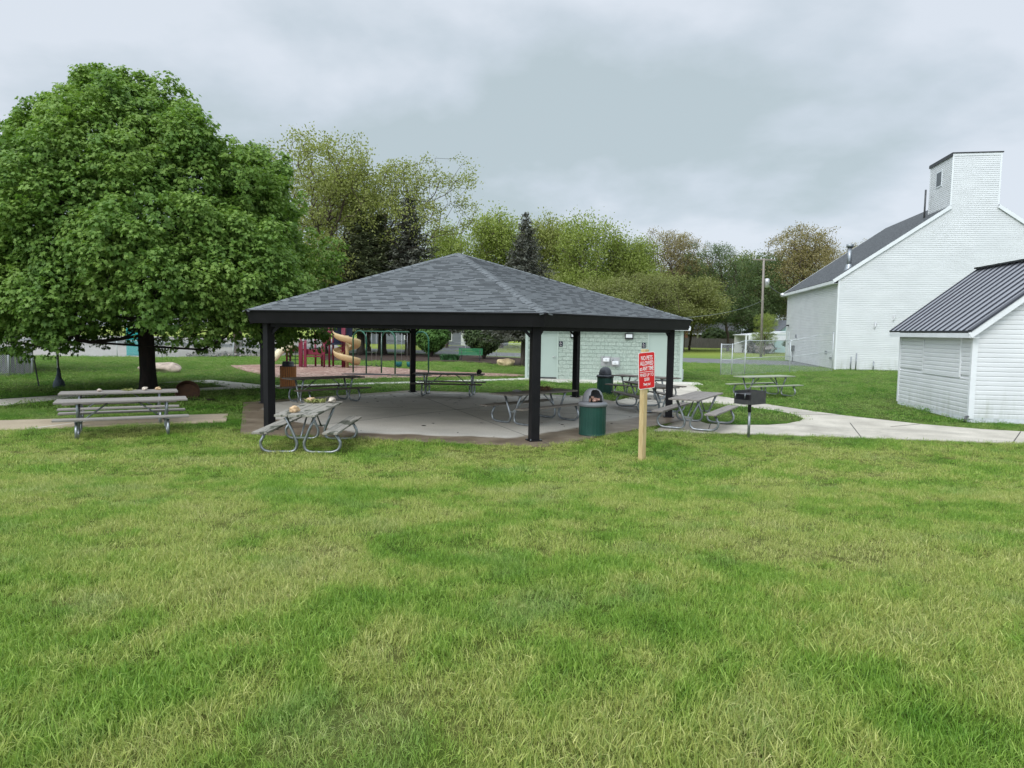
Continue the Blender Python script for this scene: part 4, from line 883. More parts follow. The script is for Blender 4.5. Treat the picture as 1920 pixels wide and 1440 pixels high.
MB().box((0, -0.0052, -0.246), (0.17, 0.001, 0.003)).build('rule_line', 'signwhite', pl)
for z in (0.27, -0.27): MB().tube([(0, -0.004, z), (0, -0.009, z)], 0.007, 8).build('bolt', 'galv', pl)

# ------------------------------------------------------------------ fire ring, boulders, left side things
fr_ = MB(); fr_.lathe([(0.36, 0.0), (0.36, 0.30)], seg=28); fr_.lathe([(0.345, 0.30), (0.345, 0.0)], seg=28); fr_.lathe([(0.345, 0.30), (0.36, 0.30)], seg=28); fr_.lathe([(0.0, 0.05), (0.345, 0.05)], seg=28)
fo = fr_.build('fire_ring', 'rust'); fo.location = (-10.35, 22.6, 0.12); fo.rotation_euler = (R(62), 0, R(28)); tag(fo, 'rusty steel fire ring tipped up on the grass right of the maple trunk', 'fire ring')
put(tag(rock_mesh('boulder', (2.1, 1.2, 0.75), 'rock_pink', 21, 4, 0.2), 'large pale pinkish boulder on the lawn behind the maple trunk', 'boulder', 'lawn boulders'), (-17.4, 35.0, -0.08), 0.2)
put(tag(rock_mesh('boulder', (1.25, 0.8, 0.72), 'rock_cream', 22, 4, 0.2), 'cream boulder at the edge of the dark mulch near the restroom', 'boulder', 'lawn boulders'), (-0.4, 46.9, -0.05), 0.1)
mb = MB(); mb.bar((0, 0, -0.1), (-0.16, 0, 0.98), 0.045, 0.03); ps = mb.build('stake', 'bronze'); ps.location = (-17.15, 25.75, 0); tag(ps, 'leaning dark steel stake with white tip left of the sapling', 'stake')
MB().bar((-0.16, 0, 0.981), (-0.187, 0, 1.16), 0.047, 0.032).build('tip', 'white', ps)

# chain link fences
def chain_fence(name, pts, h, label, cell=0.07, wire=0.003, mid=False, post_r=0.028, heights=None, slats=None):
    root = empty(name, (pts[0][0], pts[0][1], 0), 0, label, 'fence'); o = Vector((pts[0][0], pts[0][1], 0)); P = [Vector((p[0], p[1], 0))-o for p in pts]
    hs = heights or [h]*len(P)
    for p, hh in zip(P, hs): MB().tube([p, p+Vector((0, 0, hh+0.05))], post_r, 8).build('post', 'galvlight', root)
    rl = MB()
    for i in range(len(P)-1):
        rl.tube([P[i]+Vector((0, 0, hs[i])), P[i+1]+Vector((0, 0, hs[i+1]))], 0.02, 6)
        if mid: rl.tube([P[i]+Vector((0, 0, hs[i]*0.5)), P[i+1]+Vector((0, 0, hs[i+1]*0.5))], 0.018, 6)
    rl.build('rail', 'galvlight', root)
    ms = MB()
    for i in range(len(P)-1):
        a, b = P[i], P[i+1]; d = b-a; Lh = d.length; u = d/Lh; hh = min(hs[i], hs[i+1]); n = int((Lh+hh)/cell); up_ = Vector((0, 0, 1))
        for k in range(n):
            s0 = -hh+k*cell
            for sg_ in (1, -1):
                t0, t1 = s0, s0+hh; z0, z1 = 0.0, hh
                if t0 < 0: z0 += -t0; t0 = 0
                if t1 > Lh: z1 -= t1-Lh; t1 = Lh
                if t1-t0 < 0.02: continue
                if sg_ < 0: t0, t1 = Lh-t0, Lh-t1
                p, q = a+u*t0+up_*z0, a+u*t1+up_*z1; dn = Vector((-u.y, u.x, 0))*wire; dd = (q-p).normalized().cross(dn).normalized()*wire
                ms.add([p+dd, p-dd, q-dd, q+dd], [(0, 1, 2, 3)])
    ms.build('mesh', 'galvlight', root); return root
chain_fence('chain_link_fence', [(11.75, 40.1), (12.4, 40.2), (13.2, 40.4), (17.15, 44.0), (20.85, 46.4)], 1.75, 'galvanised chain link gate and fence before the white building', heights=[1.72, 1.72, 1.95, 1.95, 2.5], mid=True)
chain_fence('chain_link_fence', [(-31.7, 51.3), (-28.6, 51.5), (-25.5, 51.8), (-23.4, 53.2), (-21.4, 54.6), (-18.6, 58.6)], 1.2, 'long chain link fence along the pale gravel lot', wire=0.004, cell=0.10)
chain_fence('chain_link_fence', [(-12.5, 67.2), (-9.8, 66), (-7, 65), (-4.2, 63.6), (-1.4, 62), (1.4, 60.6)], 1.2, 'chain link fence beyond the mulch bed and shrubs', wire=0.004, cell=0.12)
lf = chain_fence('chain_link_fence', [(-21.55, 31.9), (-21.9, 30.9), (-23.6, 30.4), (-27, 30.2)], 1.25, 'chain link enclosure with grey brown boards at the left edge', wire=0.004, cell=0.08)
mb = MB()
for k in range(26): mb.box((-0.35-k*0.2+random.uniform(-.01, .01), 0.5-k*0.02, 0.62), (0.17, 0.02, 1.15+random.uniform(-.06, .06)))
mb.build('boards', 'greywood', lf)
mb = MB(); mb.tube([(0, 0, 0), (0, 0, 1.75)], 0.04, 8); wp = mb.build('sign_post', 'white'); wp.location = (-25.2, 35.9, 0); tag(wp, 'white post with a round grey disc at the far left', 'sign post')
MB().tube([(0, -0.05, 1.75), (0, -0.02, 1.75)], 0.28, 20).build('round_disc', 'steel', wp)
# teal portable toilet behind the trunk
tl_ = empty('portable_toilet', (-28.6, 54.2, 0), R(10), 'teal portable toilet behind the maple trunk', 'portable toilet')
MB().box((0, 0, 1.05), (1.1, 1.1, 2.1)).build('cabin', 'teal', tl_, bevel=0.03); MB().box((0, 0, 2.16), (1.15, 1.15, 0.12), taper=0.85).build('roof', 'white', tl_)
MB().box((0, -0.56, 1.0), (0.65, 0.03, 1.8)).build('door', 'teal', tl_, bevel=0.01)
# rubble heap
mb = MB()
for k in range(170):
    t_ = random.random(); x = -24.0+t_*3.9+random.gauss(0, .2); y = 52.8+t_*1.9+random.gauss(0, .25)+0.9; s = random.uniform(0.06, 0.2)*(1 if t_ < .55 else .6)
    m3 = Matrix.Rotation(random.uniform(0, 6), 3, Vector((random.random(), random.random(), random.random())).normalized())
    mb.box((x, y, abs(random.gauss(0, 0.13))*(1-t_*.5)), (s*2, s*1.4, s), M3=m3)
tag(mb.build('rubble_heap', 'rubble'), 'low heap of broken grey rubble behind the chain link fence', 'rubble', kind='stuff')
# utility poles and cables
up_ = empty('utility_pole', (25.0, 72, 0), R(8), 'tall wooden utility pole with crossarm and transformer left of the white building', 'utility pole')
MB().tube([(0.12, 0, 0), (-0.0, 0, 9.9)], [0.135, 0.10], 10).build('pole', 'pole', up_)
MB().box((0.05, 0, 9.78), (2.35, 0.1, 0.12)).build('crossarm', 'pole', up_)
mb = MB(); mb.lathe([(0.0, -0.45), (0.22, -0.42), (0.24, 0.35), (0.18, 0.45), (0.0, 0.48)], (0.42, -0.05, 7.45), 14); mb.build('transformer', 'steel', up_)
for x in (-0.95, -0.35, 0.75, 1.1): MB().lathe([(0.03, 0), (0.05, 0.06), (0.03, 0.14), (0, 0.15)], (x+0.05, 0, 9.84), 8).build('insulator', 'white', up_)
u2 = empty('utility_pole', (31.6, 122, 0), 0, 'thin pale utility pole beyond the grey board fence', 'utility pole')
MB().tube([(0.0, 0, 0), (0.0, 0, 9.4)], [0.16, 0.13], 8).build('pole', 'steel', u2); MB().box((0, 0, 9.1), (2.2, 0.1, 0.1)).build('crossarm', 'pole', u2); MB().lathe([(0.0, 0), (0.26, 0.02), (0.26, 0.9), (0, 0.95)], (0, -0.3, 7.4), 10).build('transformer', 'steel', u2)
def cable(p, q, sag, label, r=0.02):
    p, q = Vector(p), Vector(q); pts = [p.lerp(q, i/14)-Vector((0, 0, sag*4*(i/14)*(1-i/14))) for i in range(15)]
    return tag(MB().tube(pts, r, 5).build('power_cable', 'darksteel'), label, 'cable', 'overhead power cables')
c_ = cable((25.0, 71.9, 5.7), (8.0, 36.0, 3.05), 0.35, 'cable sloping down from the wooden pole to the restroom roof', 0.011); c_.data.materials[0] = M['galv']
cable((25.3, 71.8, 7.6), (24.7, 65.0, 5.95), 0.3, 'short cable from the transformer to the white building corner')
cable((24.9, 72, 9.8), (31.6, 122, 9.1), 1.2, 'high cable running from the crossarm to the far thin pole', 0.012)
# grey board fence
gf = empty('board_fence', (24, 115, 0), R(2), 'long grey weathered board fence across the far field', 'fence')
mb = MB()
for k in range(150): mb.box((k*0.16-3, 0, 0.78+random.uniform(-.03, .03)), (0.15, 0.025, 1.56))
mb.build('boards', 'greywood', gf); mb = MB()
for k in range(11): mb.box((k*2.4-3, 0.08, 0.8), (0.1, 0.1, 1.65))
mb.build('posts', 'greywood', gf)

# ------------------------------------------------------------------ distant houses
def house(name, loc, rz, wd, dp, eh, rh, wm, rm, label, wins=(), door=None, ridge='x'):
    r_ = empty(name, loc, rz, label, 'house')
    mb = MB(); mb.box((0, 0, eh/2), (wd, dp, eh))
    if ridge == 'y': mb.add([(-wd/2, -dp/2, eh), (wd/2, -dp/2, eh), (0, -dp/2, eh+rh)], [(0, 1, 2)]); mb.add([(-wd/2, dp/2, eh), (wd/2, dp/2, eh), (0, dp/2, eh+rh)], [(0, 1, 2)])
    else: mb.add([(-wd/2, -dp/2, eh), (-wd/2, dp/2, eh), (-wd/2, 0, eh+rh)], [(0, 1, 2)]); mb.add([(wd/2, -dp/2, eh), (wd/2, dp/2, eh), (wd/2, 0, eh+rh)], [(0, 1, 2)])
    mb.build('wall', wm, r_)
    mb = MB(); o = 0.4
    if ridge == 'x':
        for s in (-1, 1):
            e_ = dp/2+o; P_ = [(-wd/2-o, s*e_, eh-o*rh/(dp/2)), (wd/2+o, s*e_, eh-o*rh/(dp/2)), (wd/2+o, 0, eh+rh+.05), (-wd/2-o, 0, eh+rh+.05)]; mb.slabpoly(P_ if s < 0 else P_[::-1], 0.1)
    else:
        for s in (-1, 1):
            e_ = wd/2+o; P_ = [(s*e_, -dp/2-o, eh-o*rh/(wd/2)), (s*e_, dp/2+o, eh-o*rh/(wd/2)), (0, dp/2+o, eh+rh+.05), (0, -dp/2-o, eh+rh+.05)]; mb.slabpoly(P_ if s > 0 else P_[::-1], 0.1)
    mb.build('roof', rm, r_)
    MB().box((0, -dp/2-o, eh-0.16), (wd+2*o, 0.05, 0.22)).build('fascia', 'white', r_)
    for x, z, w_, h_ in wins:
        f_ = MB().box((x, -dp/2-0.03, z), (w_+0.24, 0.06, h_+0.24)).build('window', 'white', r_)
        mb = MB(); mb.box((x, -dp/2-0.07, z+h_/4), (w_, 0.03, h_/2-0.06)); mb.box((x, -dp/2-0.07, z-h_/4), (w_, 0.03, h_/2-0.06)); mb.build('pane', 'glass', f_)
    if door: MB().box((door[0], -dp/2-0.04, 1.05), (door[1], 0.08, 2.1)).build('door', 'white', r_)
    return r_
house('grey_house', (-12.0, 113, 0), R(-4), 22, 9, 2.75, 2.0, 'housegrey', 'roofdark', 'grey sided house with white window seen under the pavilion roof', wins=((2.7, 1.45, 0.62, 1.5), (-3.5, 1.45, 1.2, 1.3)), door=(5.0, 1.0))
house('teal_house', (35.6, 97, 0), R(10), 4.4, 8, 2.6, 1.6, 'houseteal', 'roofgrey', 'pale teal gabled house left of the white building', wins=((-0.6, 1.5, 0.35, 1.1), (0.9, 1.5, 0.35, 1.1)), ridge='y')
house('dark_roof_house', (32.2, 128, 0), 0, 14, 9, 2.4, 1.9, 'greywood', 'roofdark', 'low dark roofed house with brick chimney behind the board fence')
ck = tag(MB().box((0, 0, 2.2), (1.1, 0.9, 4.6)).build('brick_chimney', 'brick'), 'brick chimney rising left of the low dark roof', 'chimney'); ck.location = (29.0, 121, 0)
MB().box((0, 0, 4.62), (0.5, 0.4, 0.3)).build('chimney_cap', 'steel', ck)
cp = empty('carport', (30.0, 88, 0), R(6), 'white carport with low roof behind the utility pole', 'carport')
mb = MB(); mb.slabpoly([(-2.0, -1.6, 2.25), (3.4, -1.6, 2.75), (3.4, 2.4, 2.75), (-2.0, 2.4, 2.25)], 0.10); mb.build('roof', 'white', cp)
mb = MB(); mb.box((-1.95, -1.5, 1.1), (0.18, 0.18, 2.2)); mb.build('post', 'white', cp); MB().box((3.3, -1.5, 1.3), (0.18, 0.18, 2.6)).build('post', 'white', cp)
MB().box((0.7, 2.0, 1.15), (5.2, 0.1, 2.3)).build('back_wall', 'white', cp); MB().box((0.8, -1.62, 1.95), (5.0, 0.05, 0.6)).build('fascia', 'white', cp)
tag(lump((30.2, 87.2, 0.4), 1.3, 60, 'rubble', 'stored_clutter'), 'pile of stored clutter under the white carport', 'clutter')

# ------------------------------------------------------------------ playground
pg = empty('play_structure', (-11.2, 41.6, 0.03), 0, 'maroon climbing structure with cream and tan slides and navy panels', 'play structure')
def ppost(x, y, h, r_=0.06): return MB().tube([(x, y, 0), (x, y, h)], r_, 10).build('post', 'maroon', pg)
for x, y, h in ((-1.10, -0.2, 1.9), (-0.78, -0.35, 1.55), (0.28, -0.3, 1.5), (0.50, 0.0, 2.9), (-0.5, 0.7, 1.6), (0.5, 0.9, 2.9), (1.2, 0.9, 2.9), (1.25, 0.1, 2.7), (-2.0, 0.7, 1.5), (-1.95, -0.1, 1.5), (-0.15, 0.8, 1.2)): ppost(x, y, h)
MB().box((-1.08, -0.28, 0.75), (0.24, 0.08, 1.5)).build('side_panel', 'maroon', pg, bevel=0.02); MB().box((-0.78, -0.43, 0.7), (0.16, 0.08, 1.4)).build('side_panel', 'maroon', pg, bevel=0.02)
MB().box((-0.25, -0.3, 0.88), (1.0, 0.06, 0.34)).build('rail_panel', 'maroon', pg, bevel=0.02); MB().box((-0.3, -0.1, 0.62), (0.9, 0.7, 0.06)).build('deck', 'maroon', pg)
MB().box((0.38, -0.1, 1.72), (0.5, 0.06, 0.75)).build('side_panel', 'maroon', pg, bevel=0.02); MB().box((0.05, -0.2, 1.85), (0.75, 0.06, 0.3)).build('rail_panel', 'maroon', pg, bevel=0.02)
MB().box((0.88, 0.45, 1.35), (0.9, 1.0, 0.10)).build('deck', 'navy', pg); MB().box((0.85, 0.9, 1.95), (0.8, 0.06, 1.1)).build('side_panel', 'navy', pg, bevel=0.02)
MB().box((1.55, 0.55, 2.15), (0.36, 0.06, 1.0)).build('side_panel', 'navy', pg, bevel=0.02)
MB().box((-1.55, 0.3, 0.98), (0.95, 0.9, 0.10)).build('deck', 'maroon', pg); MB().box((-1.55, -0.15, 1.02), (0.95, 0.06, 0.3)).build('rail_panel', 'maroon', pg)
mb = MB(); mb.add([(0.3, -0.2, 2.75), (1.5, -0.2, 2.75), (1.5, 1.1, 2.75), (0.3, 1.1, 2.75), (0.9, 0.45, 3.5)], [(0, 1, 4), (1, 2, 4), (2, 3, 4), (3, 0, 4), (3, 2, 1, 0)]); mb.build('roof', 'navy', pg)
mb = MB()
for x in (-1.75, -1.45): mb.tube([(x, -0.15, 0), (x, -0.1, 0.95)], 0.02, 6)
for z in (0.2, 0.4, 0.6, 0.8): mb.tube([(-1.95, -0.15, z), (-1.2, -0.15, z)], 0.018, 6)
mb.build('net_climber', 'rubber', pg)
mb = MB()
for x in (-0.98, -0.86): mb.tube([(x, -0.45, 0), (x, -0.3, 1.5)], 0.02, 6)
for k in range(6): mb.tube([(-0.98, -0.44, 0.15+k*0.22), (-0.86, -0.44, 0.15+k*0.22)], 0.016, 6)
mb.build('ladder', 'maroon', pg)
mb = MB(); mb.tube([(1.4, -0.1, 0), (1.4, -0.1, 2.4)], 0.05, 8); mb.tube([(1.3+0.15*math.cos(q*0.7), -0.1+0.15*math.sin(q*0.7), 0.4+q*0.022) for q in range(60)], 0.018, 5); mb.build('spiral_climber', 'maroon', pg)
def sweep(path, prof, name, mt, parent, th=0.02):
    """prof: (across, up) points; path: (point, across vector)"""
    mb = MB(); n = len(prof); V = []
    for p, ac in path:
        for a, b in prof: V.append(Vector(p)+Vector(ac)*a+Vector((0, 0, b)))
    F = [(i*n+k, i*n+k+1, (i+1)*n+k+1, (i+1)*n+k) for i in range(len(path)-1) for k in range(n-1)]
    mb.add(V, F, smooth=True); o = mb.build(name, mt, parent); s_ = o.modifiers.new('solid', 'SOLIDIFY'); s_.thickness = th; return o
path = []
for i in range(25):
    t = i/24; x = -1.62-t*1.30; y = -0.05-t*0.75; z = 1.5-1.2*t-0.06*math.sin(t*12)+0.02
    path.append(((x, y, z-0.32), Vector((0.5, -0.86, 0)).normalized()))
sweep(path, [(-0.40, 0.46), (-0.37, 0.10), (-0.28, 0.0), (0.28, 0.0), (0.37, 0.10), (0.40, 0.46)], 'wave_slide', 'cream', pg, 0.03)
path = []
for i in range(73):
    t = i/72; a = math.pi+t*math.pi*3.0; rr = 0.52; z = 1.78-1.62*t
    path.append(((1.6+rr*math.cos(a), -0.25+rr*math.sin(a), z), Vector((math.cos(a), math.sin(a), 0))))
sweep(path, [(-0.24, 0.14), (-0.21, 0.02), (-0.15, 0.0), (0.12, 0.0), (0.2, 0.06), (0.24, 0.2), (0.25, 0.36)], 'spiral_slide', 'tan', pg, 0.025)
MB().tube([(1.6, -0.25, 0), (1.6, -0.25, 1.85)], 0.10, 12).build('slide_column', 'tan', pg)
# swing set
sw = empty('swing_set', (-6.2, 36.35, 0.03), 0, 'green arched swing frame standing on the wood chips', 'swing set')
def archpts(cx, top, half, dep):
    P = [Vector((cx-half, -dep, 0)), Vector((cx-half, -dep, top-0.45))]
    for q in range(1, 10):
        a = math.pi-q*math.pi/10; P.append(Vector((cx+half*math.cos(a), dep*math.cos(a), top-0.45+0.45*math.sin(a))))
    P += [Vector((cx+half, dep, top-0.45)), Vector((cx+half, dep, 0))]; return P
for cx in (-1.60, -0.14, 1.55): MB().tube(archpts(cx, 2.16, 0.41, -0.35), 0.038, 10).build('arch', 'swinggreen', sw)
MB().tube([(-1.60, 0, 2.13), (1.55, 0, 2.13)], 0.032, 10).build('top_beam', 'swinggreen', sw)
for cx, kind in ((-1.12, 0), (-0.62, 0), (0.40, 1), (0.96, 1)):
    ch_ = MB()
    for d in (-0.13, 0.13): ch_.tube([(cx+d, 0, 2.1), (cx+d*1.1, 0, 0.60 if kind else 0.42)], 0.007, 5)
    if kind:
        mb = MB(); mb.lathe([(0.05, 0.0), (0.15, 0.05), (0.17, 0.28)], (cx, 0, 0.33), 14); s_o = mb.build('bucket_seat', 'tealdark', sw); so2 = s_o.modifiers.new('solid', 'SOLIDIFY'); so2.thickness = 0.02
    else:
        mb = MB()
        sweep([((cx-0.17+0.34*i/8, 0, 0.42-0.07*math.sin(math.pi*i/8)), (0, 1, 0)) for i in range(9)], [(-0.09, 0), (0.09, 0)], 'belt_seat', 'rubber', sw, 0.025)
    ch_.build('chain', 'steel', sw)
for i, (x, y, w_) in enumerate(((-7.3, 35.4, 2.5), (-5.1, 35.2, 2.3))):
    P = [(x+w_*0.5*math.cos(q*0.5236)*(1+.04*math.sin(q*3)), y+0.55*math.sin(q*0.5236)) for q in range(12)]
    mb = MB(); mb.prism(P, 0.0, 0.045); tag(mb.build('rubber_mat', 'rubber'), ('black rubber mat under the two belt swings', 'black rubber mat under the two teal bucket swings')[i], 'rubber mat', 'mats under the swings')
# green bench
gb = empty('park_bench', (-3.15, 53.4, 0.03), R(-3), 'green slatted bench in front of the rounded shrubs', 'bench')
mb = MB()
for k in range(4): mb.box((0, 0.2, 0.5+k*0.12), (1.8, 0.03, 0.10))
mb.build('backrest', 'benchgreen', gb)
mb = MB()
for k in range(3): mb.box((0, -0.15+k*0.13, 0.42), (1.8, 0.11, 0.03))
mb.build('seat', 'benchgreen', gb)
for x in (-0.7, 0.7): MB().tube([(x, 0.2, 0.85), (x, 0.17, 0.42), (x, 0.15, 0), (x, -0.15, 0), (x, -0.15, 0.42)], 0.025, 6).build('leg', 'darksteel', gb)

# ------------------------------------------------------------------ foliage helpers
def leaf_mesh(name, C, Nrm, S, shape, mt, parent, fold=0.25, droop=0.2, tint=None, seed=0, aspect=None):
    """one polygon per leaf, placed at C with normal Nrm"""
    r = np.random.default_rng(seed); n = len(C); k = len(shape)
    Nrm = Nrm/np.linalg.norm(Nrm, axis=1)[:, None]
    rv = r.normal(size=(n, 3)); X = np.cross(Nrm, rv); X /= np.linalg.norm(X, axis=1)[:, None]+1e-9; Y = np.cross(Nrm, X)
    sh_ = np.array(shape)
    z = -fold*np.abs(sh_[:, 0])-droop*sh_[:, 1]**2
    V = C[:, None, :]+S[:, None, None]*(X[:, None, :]*sh_[None, :, 0, None]+Y[:, None, :]*sh_[None, :, 1, None]+Nrm[:, None, :]*z[None, :, None])
    V = V.reshape(-1, 3).astype(np.float32)
    me = bpy.data.meshes.new(name); me.vertices.add(n*k); me.vertices.foreach_set('co', V.ravel())
    me.loops.add(n*k); me.loops.foreach_set('vertex_index', np.arange(n*k, dtype=np.int32))
    me.polygons.add(n); me.polygons.foreach_set('loop_start', np.arange(0, n*k, k, dtype=np.int32)); me.polygons.foreach_set('loop_total', np.full(n, k, dtype=np.int32))
    me.update(calc_edges=True)
    at = me.attributes.new('tint', 'FLOAT', 'FACE'); at.data.foreach_set('value', (tint if tint is not None else r.random(n)).astype(np.float32))
    me.materials.append(M[mt] if isinstance(mt, str) else mt)
    o = bpy.data.objects.new(name, me); col.objects.link(o); o.parent = parent; return o
QUAD = [(0, -0.5), (0.38, 0.0), (0, 0.6), (-0.38, 0.0)]
MAPLE = [(0, -0.15), (0.36, -0.14), (0.27, 0.10), (0.62, 0.34), (0.24, 0.46), (0, 0.95), (-0.24, 0.46), (-0.62, 0.34), (-0.27, 0.10), (-0.36, -0.14)]
def grow(targets, base, seed, r_tip=0.012, step=0.6, expo=2.2):
    """grow a branching skeleton from a chain of base points out to every target; returns segments (p, q, rp, rq)"""
    r = random.Random(seed); nodes = [Vector(b) for b in base]; par = [-1]+list(range(len(base)-1))
    c0 = Vector(base[-1]); order = sorted(range(len(targets)), key=lambda i: (Vector(targets[i])-c0).length+r.uniform(-1, 1)*0.6)
    arr = np.array([tuple(p) for p in nodes]); tips = []
    cap = 9000; buf = np.zeros((cap, 3)); nn = len(nodes); buf[:nn] = arr; pathlen = np.zeros(cap)
    for i in range(1, nn): pathlen[i] = pathlen[i-1]+(nodes[i]-nodes[i-1]).length
    lo = max(0, nn-4)
    for ti in order:
        t = Vector(targets[ti]); d = np.linalg.norm(buf[:nn]-np.array(t), axis=1)
        pen = d+0.28*pathlen[:nn]+np.where(buf[:nn, 2] > t.z+0.3, 3.0, 0.0)+np.where(np.arange(nn) < lo, 8.0, 0.0)
        j = int(np.argmin(pen)); p = nodes[j]; dist = (t-p).length; ns = max(1, int(dist/step))
        pd = (p-nodes[par[j]]).normalized() if par[j] >= 0 else Vector((0, 0, 1))
        ctrl = p+pd*dist*0.35+Vector((r.gauss(0, 1), r.gauss(0, 1), r.gauss(0, .6)))*dist*0.07+Vector((0, 0, 0.05*dist)); prev = j
        for s in range(1, ns+1):
            u = s/ns; q = p*(1-u)**2+ctrl*2*u*(1-u)+t*u*u
            if nn >= cap: break
            nodes.append(q); par.append(prev); buf[nn] = q; pathlen[nn] = pathlen[prev]+(q-nodes[prev]).length; prev = nn; nn += 1
        tips.append(prev)
    w_ = [0.0]*nn; kids = [0]*nn
    for i in range(1, nn): kids[par[i]] += 1
    for i in range(nn-1, 0, -1):
        if kids[i] == 0: w_[i] = r_tip**expo
        w_[par[i]] += w_[i]
    rad = [max(x, 1e-9)**(1/expo) for x in w_]
    return nodes, par, rad, kids
def skel_mesh(nodes, par, rad, name, mt, parent, flare=None, minr=0.0):
    V = []; F = []
    for i in range(1, len(nodes)):
        if rad[i] < minr: continue
        p, q = nodes[par[i]], nodes[i]; d = q-p
        if d.length < 1e-4: continue
        d.normalize(); seg = 8 if rad[i] > 0.08 else (5 if rad[i] > 0.03 else 3)
        x = d.orthogonal().normalized(); y = d.cross(x); o = len(V); rp = min(rad[par[i]], rad[i]*1.35)
        if flare and par[i] < flare: rp = rad[par[i]]
        for c, r_ in ((p, rp), (q+d*rad[i]*0.3, rad[i])):
            for k in range(seg): a = 2*math.pi*k/seg; V.append(tuple(c+(x*math.cos(a)+y*math.sin(a))*r_))
        F += [(o+k, o+(k+1) % seg, o+seg+(k+1) % seg, o+seg+k) for k in range(seg)]
    me = bpy.data.meshes.new(name); me.from_pydata(V, [], F); me.update(); me.polygons.foreach_set('use_smooth', [True]*len(F)); me.materials.append(M[mt])
    o = bpy.data.objects.new(name, me); col.objects.link(o); o.parent = parent; return o

# ------------------------------------------------------------------ the big maple
def build_maple(loc, label, seed, scale=1.0, rz=0.0, nl=520):
    r = np.random.default_rng(seed)
    root = empty('maple_tree', loc, rz, label, 'tree', 'broad green maples'); root.scale = (scale*0.855, scale*0.88, scale*0.99)
    # crown profile: radius by height
    zs = np.array([1.5, 2.2, 3.2, 4.4, 5.8, 7.0, 7.9, 8.8, 9.5, 10.1]); rs_ = np.array([5.0, 6.6, 6.9, 6.5, 5.7, 4.8, 3.9, 2.8, 1.6, 0.4])
    def axis(z): return np.stack([-0.42-0.42*np.maximum(0, z-8.0), np.zeros_like(z)], -1)
    # lumps on the crown surface
    Lc = []; tries = 0
    while len(Lc) < nl and tries < 60000:
        tries += 1; z = r.uniform(1.6, 10.1); R_ = np.interp(z, zs, rs_)
        if r.random() > (R_/6.7)**0.8: continue
        a = r.uniform(0, 2*np.pi); lr = r.uniform(0.5, 1.2)*(0.75 if z > 8.8 else 1); rr = max(0.05, R_-lr*r.uniform(0.1, 1.6)); rr *= 1+0.06*np.sin(a*3+z)+0.06*np.sin(a*7+2.6*z)
        if z > 4.5 and scale == 1.0: rr *= 1-0.30*max(0, -np.cos(a))*min(1, (z-4.5)/2)
        c = np.array([*(axis(np.array(z))+[rr*np.cos(a), 0.88*rr*np.sin(a)]), z])
        if c[2] < 2.4 and rr < 3.2: continue
        if c[2]-lr*0.8 < 1.25+0.45*(c[0] > 0.9): continue
        if any(np.linalg.norm(c-q[0]) < 0.80*min(lr, q[1])+0.16 for q in Lc): continue
        Lc.append((c, lr))
    for _ in range(130):        # shoots standing proud of the crown, for an uneven outline
        z = r.uniform(2.2, 10.2); R_ = np.interp(z, zs, rs_); a = r.uniform(0, 2*np.pi); rr = R_*(1+0.06*np.sin(a*3+z)+0.06*np.sin(a*7+2.6*z))+r.uniform(0.0, 0.45)
        if z > 4.5 and scale == 1.0: rr *= 1-0.30*max(0, -np.cos(a))*min(1, (z-4.5)/2)
        Lc.append((np.array([*(axis(np.array(z))+[rr*np.cos(a), 0.88*rr*np.sin(a)]), z+r.uniform(0.1, 0.5)]), r.uniform(0.26, 0.5)))
    C = []; Nn = []; T = []; S = []; tips = []
    for c, lr in Lc:
        small = lr < 0.5
        outd = np.array([c[0]-axis(np.array(c[2]))[0], c[1], (c[2]-5.0)*0.55]); outd /= np.linalg.norm(outd)+1e-9
        ns = int(72*lr**2)+(6 if small else 0); bright = r.uniform(0.0, 0.45)
        tips.append(tuple(c-outd*lr*0.3)); 
        for _ in range(ns):
            d = r.normal(size=3); d /= np.linalg.norm(d); d = d+outd*0.85+np.array([0, 0, 0.5]); d /= np.linalg.norm(d)
            sc_ = c+d*lr*r.uniform(0.70, 1.12)*np.array([1, 1, 1.5 if small else 1.12])
            rad_dir = sc_-np.array([*axis(np.array(sc_[2])), 4.6]); rad_dir /= np.linalg.norm(rad_dir)+1e-9     # boughs stand out, creases fall in
            sc_ = sc_+rad_dir*(1.05*mnoise.noise(Vector(sc_*0.50+seed))-0.12+0.45*mnoise.noise(Vector(sc_*1.2)))
            if sc_[2] < 1.25: continue
            # one shoot: a rosette of drooping leaves
            m_ = r.integers(10, 16); ph = r.uniform(0, 6.28, m_); el = r.uniform(-0.5, 0.9, m_)
            off = np.stack([np.cos(ph)*np.cos(el), np.sin(ph)*np.cos(el), np.sin(el)*0.8], 1)*r.uniform(0.07, 0.24, (m_, 1))
            C.append(sc_+off+d*0.05); nr = off*2.2+d*0.35+np.array([0, 0, 0.55])+r.normal(size=(m_, 3))*0.30; Nn.append(nr)
            T.append(np.clip(bright+r.uniform(0, 0.65, m_)+0.25*d[2], 0, 1)); S.append(r.uniform(0.085, 0.145, m_))  # upward shoots tinted lighter: light from above put into the leaf colour
    # sparse inner leaves, crown shade put into their darker tint
    m_ = 9000; z = r.uniform(2.4, 8.6, m_); R_ = np.interp(z, zs, rs_)*r.uniform(0.3, 0.82, m_); a = r.uniform(0, 6.28, m_)
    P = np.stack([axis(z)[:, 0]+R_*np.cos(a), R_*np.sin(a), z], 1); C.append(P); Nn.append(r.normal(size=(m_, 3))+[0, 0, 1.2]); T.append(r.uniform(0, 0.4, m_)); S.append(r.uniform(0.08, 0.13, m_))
    C = np.concatenate(C); Nn = np.concatenate(Nn); T = np.concatenate(T); S = np.concatenate(S)
